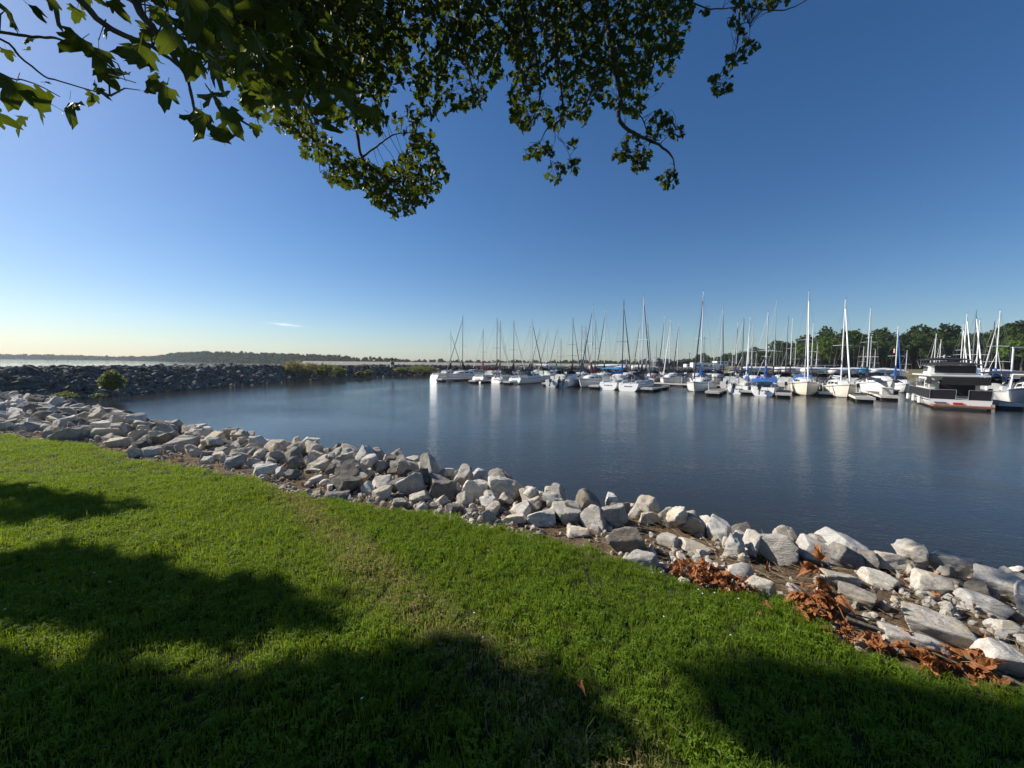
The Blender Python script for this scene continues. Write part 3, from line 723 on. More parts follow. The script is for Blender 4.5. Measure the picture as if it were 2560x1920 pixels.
# shrubs and weeds on the breakwater
def quads_cloud(name, pts, size, mat, up=.3, parent=None, ratio=1.0):
    """one joined mesh of small leaf clumps"""
    n = len(pts); pts = np.asarray(pts); A = rng.normal(size=(n, 3)); A /= np.linalg.norm(A, axis=1)[:, None]
    B = np.cross(A, rng.normal(size=(n, 3))); B /= np.linalg.norm(B, axis=1)[:, None]
    sz = (size * rng.uniform(.6, 1.3, n))[:, None]; a = A * sz; b = B * sz * ratio; c = np.cross(A, B) * sz * .35
    V = np.stack([pts - a, pts - b + c, pts + a, pts + b + c], 1).reshape(-1, 3)
    F_ = np.arange(n * 4).reshape(n, 4).tolist()
    me = bpy.data.meshes.new(name); me.from_pydata(V.tolist(), [], F_); me.materials.append(mat)
    o = bpy.data.objects.new(name, me); return link(o, parent)
def blob_pts(n, rad, shape=None):
    v = rng.normal(size=(n, 3)); v /= np.linalg.norm(v, axis=1)[:, None]; r = rng.uniform(.35, 1, n) ** .6
    lump = 1 + .28 * np.sin(v[:, 0] * 5 + rad[0]) * np.cos(v[:, 1] * 4 + rad[1]) + .15 * np.sin(v[:, 2] * 9)
    return v * (r * lump)[:, None] * np.array(rad)
def bush(px, pyb, Y, w, h, label, mat='shrub', n=900, ls=.09, name='shrub'):
    p = at(px, pyb, Y); root = empty(name, p, 0, label, 'shrub', None)
    c = blob_pts(n, (w / 2, w / 2, h / 2)); c[:, 2] += h * .5; c = c[c[:, 2] > 0]
    quads_cloud('foliage', c, ls, M[mat], parent=root)
    t = MB()
    for i in range(5): t.tube([(0, 0, -.3), (random.uniform(-.3, .3) * w, random.uniform(-.3, .3) * w, h * .75)], [.03, .01], 5)
    t.build('stem', M['twig'], root)
bush(280, 978, 31.5, 1.4, 1.6, 'round green shrub growing among the breakwater stones near the left harbour corner', n=1500, ls=.085)
bush(160, 1000, 27.5, 1.3, .6, 'low weed clump at the inner water corner on the left', n=400, ls=.06)
bush(245, 996, 29.5, .8, .4, 'small pale weed at the waterline below the round shrub', n=200, ls=.06)
for i, (px_, py_, Y_, w_, h_, lb) in enumerate([
    (735, 930, 66, 3.4, 1.8, 'tall reedy brush at the left end of the green patch on the breakwater'), (775, 938, 66, 3.2, 2.0, 'grassy brush bending over in the green breakwater patch'),
    (812, 945, 66, 2.6, 2.4, 'leafy green brush reaching the water on the breakwater'), (845, 942, 69, 2.6, 1.8, 'right end of the green brush patch on the breakwater'),
    (900, 940, 74, 1.6, .8, 'small weed tuft on stones right of the green patch'), (920, 940, 78, 1.8, 1.2, 'green weed tuft at the waterline left of the little lighthouse'),
    (1000, 930, 88, 3.0, 1.0, 'dark green scrub on the breakwater right of the little lighthouse'), (1045, 930, 92, 4.5, 1.5, 'olive scrub on the breakwater left of the first sailboat'),
    (1075, 932, 96, 3.5, 1.4, 'brush mound just behind the first sailboat')]):
    bush(px_, py_, Y_, w_, h_, lb, 'reed' if i in (0, 1) else 'shrub', n=700, ls=.14)

# little lighthouse
p = at(981, 918, 78); lh = empty('lighthouse', p, 0, 'little round lighthouse with cream and green bands and a gull on top', 'lighthouse')
def disc(r0, r1, z0, z1, n=20):
    t = MB(); t.loft([[(r0 * math.cos(2 * math.pi * k / n), r0 * math.sin(2 * math.pi * k / n), z0) for k in range(n)],
                      [(r1 * math.cos(2 * math.pi * k / n), r1 * math.sin(2 * math.pi * k / n), z1) for k in range(n)]]); return t
zt = 0
for i, (h_, m_) in enumerate(((.55, 'lwall'), (.45, 'lgreen'), (.35, 'lwall'))):
    disc(.40 - .02 * i, .385 - .02 * i, zt, zt + h_).build('band', M[m_], lh); zt += h_
disc(.46, .46, zt, zt + .06).build('gallery', M['mdark'], lh); disc(.26, .26, zt + .06, zt + .36).build('lantern', M['glass'], lh)
disc(.34, .05, zt + .36, zt + .52).build('roof', M['mdark'], lh)
gl = MB(); gl.loft([[(x, r * math.cos(a * 1.047), zz_ + r * math.sin(a * 1.047)) for a in range(6)] for x, r, zz_ in ((-.2, .01, .02), (-.08, .05, .03), (.05, .07, .06), (.12, .04, .12), (.17, .035, .15), (.24, .005, .15))])
g_o = gl.build('gull', M['gull']); g_o.location = p + Vector((0, 0, zt + .57)); tag(g_o, 'white gull standing on the little lighthouse', 'bird')

# ------------------------------------------------------------------ far land
hb = grid_mesh('marina_shore', np.arange(-20, 330, 4), np.arange(-60, 420, 4), hcoast, M['farbank'], keep=lambda P, Z: Z > -3)
tag(hb, 'grassy olive shore rising behind the marina', kind='structure')
# dam: long low riprap face
dm = MB(); prof = [(-4, WATER - 1.5), (0, WATER), (9, 1.35), (12, 1.35), (24, WATER - 1)]
DL = [(-150, 268), (-60, 250), (40, 243), (110, 245)]
rings = []
for i, (x, y) in enumerate(DL): rings.append([(x, y + a, z) for a, z in prof])
dm.loft(rings, closed=False, caps=False)
o = dm.build('dam', M['dam']); tag(o, 'long low dam faced with beige stone beyond the breakwater', 'dam', kind='structure')

def ridge_wood(name, label, pts, mat, rowd=10, cl=2.2, n_per=.9):
    """far wooded hills: pts (px, top py, depth); leaf clumps over a terrain wedge"""
    allp = []
    L = []
    for i in range(len(pts) - 1):
        a, b = pts[i], pts[i + 1]
        pa, pb = at(a[0], a[1], a[2]), at(b[0], b[1], b[2]); n = max(2, int((pb - pa).length * n_per))
        for j in range(n):
            f = j / n; c = pa.lerp(pb, f); L.append(c)
            for q in range(int(max(2, (c.z - WATER) / cl * 1.6))):
                z = WATER + (c.z - WATER) * random.random() ** .75
                fr = (z - WATER) / max(c.z - WATER, .1); wob = 1.5 * math.sin(c.x * .13) + 1.0 * math.sin(c.x * .31 + 1)
                allp.append((c.x + random.uniform(-2, 2), c.y - (1 - fr) * rowd + random.uniform(-1.5, 1.5), z + (wob + random.uniform(-.6, .6)) * min(1, fr) * .5))
    o = quads_cloud(name, allp, cl, M[mat]); tag(o, label, kind='stuff')
    t = MB(); rr = []
    for c in L[::6]: rr.append([(c.x, c.y - rowd, WATER - 1), (c.x, c.y - rowd * .75, WATER + (c.z - WATER) * .3), (c.x, c.y, max(WATER, c.z - 2.5)), (c.x, c.y + 60, WATER - 1)])
    t.loft(rr, closed=False, caps=False); h = t.build('hill', M['hillm']); tag(h, 'wooded hill under the ' + label.split()[0] + ' trees', kind='structure')
ridge_wood('far_wood', 'hazy far wooded shore across the lake on the left', [(-700, 880, 1150), (-300, 883, 1100), (0, 887, 1000), (170, 889, 950), (300, 893, 900), (390, 892, 820), (450, 883, 720), (530, 881, 640), (640, 884, 600),
            (740, 887, 560), (830, 890, 520), (900, 896, 500), (1000, 899, 520)], 'crown', 22, 3.2, .55)
ridge_wood('far_wood', 'low distant woods behind the dam at the centre', [(960, 899, 430), (1080, 902, 420), (1180, 903, 400), (1260, 903, 400), (1350, 905, 400), (1400, 904, 380), (1500, 903, 360), (1560, 904, 340),
            (1640, 902, 330), (1700, 903, 330), (1760, 899, 300), (1850, 894, 290)], 'crown', 14, 2.2, 1.0)

# ------------------------------------------------------------------ trees behind the marina
CP = []
for i in range(6):
    pts = []
    nb = 8
    for b in range(nb):
        c = rng.normal(size=3) * np.array([.45, .45, .30]); c[2] = abs(c[2]) * 1.0 + rng.uniform(-.25, .35)
        pts.append(blob_pts(260, (.48, .48, .36)) + c)
    pts = np.concatenate(pts) * np.array([1, 1, 1.0]); CP.append(pts)
def tree_mesh(i, mat):
    o = quads_cloud('crown_mesh', CP[i], .075, M[mat]); me = o.data; bpy.data.objects.remove(o); return me
TM = [tree_mesh(i, 'crown') for i in range(6)] + [tree_mesh(i, 'crownl') for i in range(2)]
tk = MB().tube([(0, 0, -.5), (.1, 0, 3), (0, .1, 7)], [.28, .2, .1], 7).mesh('trunk', M['bark'])
ANCH = ['just right of the long shed', 'beyond the camper trailers', 'left of the blue covered masts', 'over the small far masts', 'behind the upright blue boom bundle', 'left of the navy jib mast',
        'where the treeline starts to climb', 'behind the navy jib of the blue covered boat', 'left of the tall silver mast', 'right of the tall silver mast', 'left of the tallest mast', 'right of the tallest mast',
        'between the two cream sailboats', 'left of the second cream sailboat mast', 'right of the second cream sailboat mast', 'behind the navy covered runabout', 'left of the blue jib', 'behind the red and white flag',
        'right of the blue jib', 'over the bow of the motor yacht', 'left of the masts behind the motor yacht', 'over the motor yacht awning', 'in the dip of the treeline over the motor yacht', 'right of the white slanting jibs',
        'behind the thick grey mast', 'left of the rightmost thick mast', 'behind the white gantry', 'at the right picture edge', 'just beyond the right picture edge', 'further beyond the right picture edge']
TREES = []
TREES = []
prof = [(1760, 898, 250), (1800, 892, 235), (1850, 890, 225), (1885, 884, 215), (1925, 880, 205), (1960, 867, 195), (1990, 868, 190), (2020, 856, 180), (2055, 846, 165), (2085, 843, 155), (2110, 846, 150),
        (2140, 846, 148), (2165, 846, 146), (2200, 840, 142), (2235, 848, 140), (2265, 846, 138), (2300, 840, 136), (2330, 838, 134), (2360, 852, 134), (2395, 848, 130), (2425, 846, 130), (2460, 848, 126), (2490, 846, 124),
        (2520, 832, 118), (2550, 834, 114), (2590, 832, 112), (2640, 836, 110), (2700, 830, 108)]
k = 0
for j, (x, y, Y) in enumerate(prof):
    for row in range(3):
        Yr = Y + row * 10 + random.uniform(-3, 3) - 6; tp_ = at(x + random.uniform(-12, 12), y - 7 + (8 + random.uniform(0, 12)) * (row == 0) + random.uniform(-8, 6), Yr)
        zb = float(hcoast(np.array([[tp_.x, tp_.y]]))[0]); H = max(4, tp_.z - zb)
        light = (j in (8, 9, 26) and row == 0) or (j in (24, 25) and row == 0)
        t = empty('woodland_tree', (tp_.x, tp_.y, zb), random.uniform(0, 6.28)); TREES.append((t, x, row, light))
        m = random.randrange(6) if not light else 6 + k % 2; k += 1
        c = link(bpy.data.objects.new('crown', TM[m]), t); w = random.uniform(.42, .55) * H; c.location = (0, 0, H * .50); c.scale = (w, w, H * .48)
        u = link(bpy.data.objects.new('trunk', tk), t); u.scale = (1, 1, H / 12)
        tag(t, 'lighter yellow green tree standing before the dark wood' if light else 'dark leafy tree in the wood behind the marina', 'tree',
            'trees of the wood behind the marina')
        if row == 0: t['label'] = ('lighter green tree ' if light else 'dark leafy tree ') + ANCH[min(j, 29)]
        elif not light: t['label'] = 'dark tree top mostly hidden deep in the wood behind the marina'
for (x, y, Y, lab) in ((1663, 893, 190, 'small bright green tree standing behind the dark shed roof'),):
    tp_ = at(x, y, Y); zb = 0; t = empty('shade_tree', (tp_.x, tp_.y, zb), 0, lab, 'tree')
    c = link(bpy.data.objects.new('crown', TM[6]), t); c.location = (0, 0, 2.6); c.scale = (2.2, 2.2, 2.4); link(bpy.data.objects.new('trunk', tk), t).scale = (1, 1, .4)

ridge_wood('undergrowth', 'dark undergrowth filling the wood behind the marina', [(1700, 906, 270), (1800, 905, 245), (1900, 898, 225), (1990, 888, 205), (2085, 870, 172), (2200, 868, 160), (2330, 868, 152), (2450, 870, 146), (2600, 862, 132), (2720, 862, 125)], 'crown', 6, 1.1, 2.5)
# shed, caravans
def gpos(px, Y): p = at(px, 915, Y); return p.x, float(hcoast(np.array([[p.x, Y]]))[0])
x0, zb = gpos(1637, 150); x1, _ = gpos(1723, 150); zb = -.2
sh = empty('boat_shed', ((x0 + x1) / 2, 152, zb), 0, 'long dark metal shed with pale roof edge behind the masts', 'shed')
wd = x1 - x0; MB().box((0, 0, 1.5), (wd, 7, 3.0)).build('wall', M['bwall'], sh)
MB().box((-wd * .12, -.4, 3.12), (wd * .76, 8.4, .22)).build('roof', M['broof'], sh)
MB().box((wd * .38, -.3, 3.05), (wd * .24, 7.8, .2)).build('roof', M['bwall'], sh)
for q in range(5): MB().box((-wd * .42 + q * wd * .2, -3.53, 1.25), (wd * .12, .06, 2.3)).build('door', M['mdark'], sh)
lp = MB().tube([(0, 0, 0), (0, 0, 6.2)], .07).box((0, 0, 6.2), (.7, .3, .15)); pp = at(1717, 918, 150); o = lp.build('lamp_post', M['mdark']); o.location = (pp.x, 148, -.2)
tag(o, 'thin lamp post rising above the shed roof', 'lamp post')
def caravan(px, Y, w, lab, h=2.4):
    x, z = gpos(px, Y); z = max(z, -.6); c = empty('camper_trailer', (x, Y, z), random.uniform(-.2, .2), lab, 'camper')
    MB().box((0, 0, .5 + h / 2), (w, 2.3, h), taper=.97).build('body', M['gel'], c)
    for u_ in (-.28, 0, .28): MB().box((w * u_, -1.17, 1.9), (w * .16, .06, .6)).build('window', M['glass'], c)
    MB().box((w * .15, -1.16, .95), (w * .9 * .5, .04, .12)).build('stripe', M['stripe'], c)
    for sx in (-.12, .1):
        wh = disc(.35, .35, 0, .25, 12).build('wheel', M['tyre'], c); wh.rotation_euler = (R(90), 0, 0); wh.location = (w * sx, -1.0, .35)
caravan(1760, 128, 8.5, 'white camper trailer with small windows behind the blue covered boom')
caravan(1728, 132, 4.5, 'small white rounded camper left of the long white trailer', 1.9)
caravan(1800, 134, 4.5, 'pale boxy camper right of the long white trailer', 2.0)

# ------------------------------------------------------------------ boats
def hull_parts(root, L, B, Fb, col, stern_rake=.5, bow_rake=.9, stripe='stripe', boot=True, transom=.72, deckm='deck', flare=.97, ns=14):
    def sec(t, off=0.0, zlo=None, zhi=None):
        b = B / 2 * ((1 - ((t - .42) / .58) ** 2.3) if t > .42 else (1 - (1 - transom) * ((.42 - t) / .42) ** 2)); b = max(b, .03) + off
        zd = Fb * (.92 + .38 * max(0, t - .25) ** 1.6 * 1.6); dp = .45 * (1 - abs(t - .5) * 1.1) if t > .05 else .03
        x = -L / 2 + t * L
        pr = [(1.0, zd), (flare, zd * .62), (.93 * flare, zd * .28), (.80, .03), (.55, -dp * .5), (0, -dp)]
        out = []
        for k_, z in pr:
            sh = (-stern_rake * (1 - (z / zd if zd else 0)) * -1 if False else 0)
            xs = x + (bow_rake * (z / zd - 1) * max(0, (t - .8) / .2) ** 1.2) + (stern_rake * (z / zd) * max(0, (.12 - t) / .12) if stern_rake > 0 else stern_rake * (1 - z / zd) * max(0, (.12 - t) / .12) * -1)
            out.append((xs, b * k_, z))
        return out, b, zd, x
    ts = [0, .04, .1, .2, .32, .45, .58, .7, .8, .87, .93, .97, 1.0]
    rings = []
    for t in ts:
        p_, b, zd, x = sec(t); rings.append([(a, y, z) for a, y, z in p_] + [(a, -y, z) for a, y, z in reversed(p_[:-1])])
    h = MB(); h.loft(rings, closed=False, caps=False); n = len(rings[0]); h.f.append(tuple(range(n - 1, -1, -1)))
    ho = h.build('hull', M[col], root, True)
    try: ho.data.set_sharp_from_angle(angle=R(40))
    except Exception: pass
    d = MB(); dv = [];
    for t, r_ in zip(ts, rings): dv.append([(r_[0][0], r_[0][1] * .985, r_[0][2] + .012), (r_[0][0], 0, r_[0][2] + .05), (r_[-1][0], r_[-1][1] * .985, r_[-1][2] + .012)])
    d.loft(dv, closed=False, caps=False); d.build('deck', M[deckm], root)
    def band(nm, z0, z1, mat, o_=.012):
        bb = MB()
        for sgn in (1, -1):
            rr = []
            for t, r_ in zip(ts, rings):
                half = r_[:6]; zs = [q[2] for q in half]
                def pt(z):
                    for i in range(5):
                        if zs[i] >= z >= zs[i + 1]:
                            f = (zs[i] - z) / (zs[i] - zs[i + 1]); a, b_ = half[i], half[i + 1]
                            return (a[0] + (b_[0] - a[0]) * f, sgn * (a[1] + (b_[1] - a[1]) * f + o_), z)
                    return (half[0][0], sgn * (half[0][1] + o_), z)
                zd = zs[0]; a_, b_ = (z0 if z0 >= 0 and z1 <= .3 else zd + z0), (z1 if z0 >= 0 and z1 <= .3 else zd + z1)
                rr.append([pt(a_), pt(b_)])
            bb.loft(rr, closed=False, caps=False)
        bb.build(nm, M[mat], root)
    if boot: band('boot_stripe', .04, .14, 'boot')
    if stripe: band('rail_stripe', -.16, -.08, stripe)
    def top(t): p_, b, zd, x = sec(t); return x, b, zd
    return top
def cabin(root, top, t0, t1, h, wk=.62, mat='gel', win=3, wmat='glass'):
    rr = []; N = 6
    for i in range(N + 1):
        f = i / N; x, b, zd = top(t0 + (t1 - t0) * f); hh = h * (1 - .55 * max(0, f - .45) / .55) if f < 1 else .05
        w = b * wk * (1 - .25 * f); z = zd + .03
        if i == 0: x -= 0
        rr.append([(x, w, z), (x, w * .9, z + hh * .8), (x, w * .6, z + hh), (x, -w * .6, z + hh), (x, -w * .9, z + hh * .8), (x, -w, z)])
    c = MB(); c.loft(rr); c.build('cabin', M[mat], root)
    for sg in (1, -1):
        for i in range(win):
            f0 = .08 + i * .8 / win; f1 = f0 + .62 / win; q = []
            for f in (f0, f1):
                x, b, zd = top(t0 + (t1 - t0) * f); hh = h * (1 - .55 * max(0, f - .45) / .55); w = b * wk * (1 - .25 * f)
                q += [(x, sg * (w * .965 + .015), zd + .03 + hh * .28), (x, sg * (w * .92 + .015), zd + .03 + hh * .66)]
            wdw = MB().add([q[0], q[1], q[3], q[2]], [(0, 1, 2, 3)]); v2 = [(a, b_ - sg * .03, c_) for a, b_, c_ in (q[0], q[1], q[3], q[2])]
            wdw.add(v2, [(3, 2, 1, 0)]); wdw.build('cabin_window', M[wmat], root)
def canopy(root, x0, x1, w, z0, z1, mat, name='bimini', sag=.12):
    rr = []
    for i in range(6):
        f = i / 5; x = x0 + (x1 - x0) * f; z = z1 - sag * (2 * f - 1) ** 2
        rr.append([(x, w * s_, z - .12 * abs(s_) ** 3) for s_ in (-1, -.6, 0, .6, 1)] + [(x, w * s_, z - .04 - .12 * abs(s_) ** 3) for s_ in (1, .6, 0, -.6, -1)])
    MB().loft(rr).build(name, M[mat], root)
    f_ = MB(); xm = (x0 + x1) / 2
    for x in (x0 + .1, x1 - .1): f_.tube([(xm, w, z0), (x, w * .97, z1 - .22), (x, 0, z1 - sag - .06), (x, -w * .97, z1 - .22), (xm, -w, z0)], .018, 4)
    f_.tube([(xm, w, z0), (xm, w * .97, z1 - .2), (xm, 0, z1 - .06), (xm, -w * .97, z1 - .2), (xm, -w, z0)], .018, 4)
    f_.build('canopy_frame', M['steel'], root)
def dodger(root, x0, x1, w, z0, h, mat):
    rr = [[(x0, w, z0), (x0, w * .9, z0 + h), (x0, -w * .9, z0 + h), (x0, -w, z0)], [((x0 + x1) / 2, w, z0), ((x0 + x1) / 2, w * .85, z0 + h * .95), ((x0 + x1) / 2, -w * .85, z0 + h * .95), ((x0 + x1) / 2, -w, z0)],
          [(x1, w * .9, z0), (x1, w * .8, z0 + .1), (x1, -w * .8, z0 + .1), (x1, -w * .9, z0)]]
    MB().loft(rr).build('dodger', M[mat], root)
def rails(root, top, t0, t1, h=.6, mat='wire', n=6):
    r_ = MB()
    for sg in (1, -1):
        pts = []
        for i in range(n + 1):
            x, b, zd = top(t0 + (t1 - t0) * i / n); pts.append((x, sg * b * .94, zd + h)); r_.tube([(x, sg * b * .95, zd), (x, sg * b * .94, zd + h)], .014, 4)
        r_.tube(pts, .010, 4)
    x, b, zd = top(t1); r_.tube([(x, b * .94, zd + h), (x + .15, 0, zd + h), (x, -b * .94, zd + h)], .018, 4)
    r_.build('railing', M[mat], root)
def motor(root, x, y, z, tilt=.5):
    e = empty('outboard_motor', (0, 0, 0)); e.parent = root; e.location = (x, y, z); e.rotation_euler = (0, tilt, 0)
    MB().box((-.15, 0, .35), (.38, .32, .45), taper=.8).build('cowling', M['motor'], e); MB().box((-.12, 0, -.15), (.14, .10, .6)).box((-.2, 0, -.45), (.34, .06, .12)).build('motor_leg', M['motor'], e)

def sailboat(px, ytop, Y, head, L=9.2, mast='alu', jib='navy', cover='navy', hull='gel', stripe='stripe', dod=None, bim=None, label='', lean=0, mot=False, far=False, spread=1, covered=None, mbase=None, transom=.74, boomup=0, Fb=1.05, twojib=False):
    tp_ = at(px, ytop, Y); th = R(head); mx = L * .07
    cx, cy = tp_.x - math.cos(th) * mx, Y - math.sin(th) * mx
    root = empty('sailboat', (cx, cy, WATER), th, label, 'sailboat', 'sailboats moored in the marina')
    B = L * .32
    top = hull_parts(root, L, B, Fb, hull, stripe=stripe, transom=transom)
    x, b, zd = top(.57); H = tp_.z - WATER
    cabin(root, top, .34, .80, .5 + .02 * L, win=3)
    r0 = .068
    MB().tube([(mx, 0, zd), (mx, 0, H * .6), (mx - .02 * 0, 0, H)], [r0, r0 * .95, r0 * .6], 8).build('mast', M[mast], root)
    sp_ = MB()
    for q in range(spread):
        z = H * ((.58, .40)[q] if spread > 1 else .53)
        sp_.tube([(mx - .15, -1.15 + .3 * (1 - q), z), (mx, 0, z + .06), (mx - .15, 1.15 - .3 * (1 - q), z)], .025, 4)
    sp_.build('spreader', M[mast], root)
    MB().tube([(mx - .35, 0, H + .12), (mx, 0, H + .02), (mx + .25, .05, H + .22)], .012, 3).build('wind_vane', M['mdark'], root)
    bl = L * .40; bz = zd + 1.05
    MB().tube([(mx - .1, 0, bz), (mx - bl, 0, bz + boomup)], .055, 6).build('boom', M[mast], root)
    if cover:
        rr = []
        for i in range(8):
            f = i / 7; r_ = .24 * (1 - .55 * f) + .03 * math.sin(f * 17); hh = (1.15 * max(0, 1 - f * 5)) 
            xx = mx + .12 - bl * .98 * f
            rr.append([(xx, r_ * .55, bz - .12), (xx, r_ * .6, bz + .1), (xx, .06, bz + r_ * 1.5 + hh), (xx, -.06, bz + r_ * 1.5 + hh), (xx, -r_ * .6, bz + .1), (xx, -r_ * .55, bz - .12)])
        MB().loft(rr).build('sail_cover', M[cover], root)
    xb, bb, zb = top(1.0)
    w_ = MB(); xs, bs, zs = top(0.03)
    for sg in (1, -1):
        xx, b2, z2 = top(.55); w_.tube([(xx - .1, sg * b2 * .9, z2), (mx - .15, sg * .95, H * (.53 if spread == 1 else .58)), (mx, 0, H * .97)], .008, 3)
        w_.tube([(xx - .3, sg * b2 * .9, z2), (mx, 0, H * .5)], .008, 3)
    w_.tube([(xs, 0, zs), (mx, 0, H)], .010, 3); w_.tube([(xb - .1, 0, zb), (mx, 0, H * .97)], .010, 3)
    w_.build('rigging', M['wire'], root)
    if jib: MB().tube([(xb - .15, 0, zb + .3), (xb * .6 + mx * .4, 0, zb * .6 + H * .4 * .92), (mx + .25, 0, H * .90)], [.07, .075, .035], 7).build('furled_jib', M[jib], root)
    if not far:
        rails(root, top, .03, .98)
        xx, b2, z2 = top(.16); MB().tube([(xx, 0, z2), (xx, 0, z2 + .8)], .05).tube([(xx - .02, .42 * math.cos(a), z2 + .8 + .42 * math.sin(a)) for a in np.linspace(0, 6.28, 15)], .02, 4).build('steering_wheel', M['steel'], root)
        cm = MB()
        for sg in (1, -1):
            xx, b2, z2 = top(.06); x3, b3, z3 = top(.34); cm.box(((xx + x3) / 2, sg * b2 * .62, z2 + .17), (x3 - xx, .14, .3))
        cm.build('coaming', M['gel'], root)
        # registration letters / name patch on the transom
        x0_, b0, z0_ = top(0.0); t_ = MB()
        for q in range(4): t_.box((x0_ + .28, -.42 + q * .27 + random.uniform(-.03, .03), z0_ * .60), (.04, .15, .15))
        t_.build('transom_lettering', M['stripe'], root)
    if dod: x_, b_, z_ = top(.36); dodger(root, x_ - .55, x_ + .75, b_ * .62, z_ + .35, .75, dod)
    if bim: x_, b_, z_ = top(.16); canopy(root, x_ - 1.1, x_ + 1.1, b_ * .8, z_, z_ + 1.95, bim)
    if covered: x_, b_, z_ = top(.2); canopy(root, x_ - 1.4, x_ + 1.9, b_ * .95, z_, z_ + 1.0, covered, 'boat_cover', .35)
    if mot: x_, b_, z_ = top(0.0); motor(root, x_ - .1, b_ * .35, z_ * .6, .35)
    return root
SO, BO = 55, 235      # stern towards us / bow towards us
SB = sailboat
# front row, left to right
SB(1127, 828, 77, SO, 8.5, 'mwhite', 'mdark' if 0 else 'mgrey', 'black', label='leftmost white sailboat with black boom cover and short white mast')
SB(1157, 790, 75, BO, 10.5, 'mgrey', 'mgrey', 'black', label='long grey white sailboat with black boom cover, second from the left')
SB(1243, 796, 70, SO, 10, 'mgrey', 'mwhite', 'maroon', bim='maroon', label='sailboat with maroon boom cover and bimini at the left of the marina')
SB(1285, 803, 68, SO, 9.2, 'mgrey', 'mwhite', 'black', dod='black', bim='black', label='sailboat under big black cockpit canvas right of the maroon one')
b6 = SB(1331, 800, 65.5, SO, 9.6, 'mwhite', 'black', 'slate', dod='slate', label='white sailboat with large slate dodger and dinghy rails at the stern')
SB(1482, 764, 57, BO, 9.5, 'mwhite', 'navy', 'maroon', label='white sailboat bow out with thin dark jib left of the bright blue bimini boat')
SB(1560, 752, 55, SO, 10, 'mdark', 'mdark', 'blue', hull='gel', bim='lblue', stripe='boot', label='sailboat with dark mast and bright blue bimini over the stern')
SB(1610, 739, 53, SO, 10.5, 'mwhite', 'navy', 'black', dod='slate', label='big white sugar scoop sailboat with oval transom right of the bright blue bimini')
SB(1677, 799, 64, BO, 8.8, 'mwhite', 'mwhite', 'black', label='white sailboat behind the long dock with white furled jib')
SB(1759, 729, 50, BO, 10.5, 'mwhite', 'navy', 'blue', bim='navy', label='tall masted white sailboat bow out with navy blue boom cover')
SB(1860, 797, 49, SO, 8.4, 'mgrey', None, 'navy', bim='navy', mot=True, label='white sailboat with navy bimini and outboard on its stern')
SB(1921, 781, 46.5, SO, 8.6, 'mwhite', 'navy', 'blue', covered='blue', mot=True, label='white sailboat with bright blue cockpit cover and navy furled jib')
SB(2023, 728, 46, BO + 2, 9.6, 'alu', 'mwhite', None, 'cream', Fb=1.3, dod='blue', label='cream sailboat bow on with the tallest mast and wide spreaders')
SB(2114, 749, 43, BO + 6, 8.6, 'mwhite', 'mwhite', None, 'cream', Fb=1.2, label='cream sailboat bow on beside the dock finger left of the motor yacht')
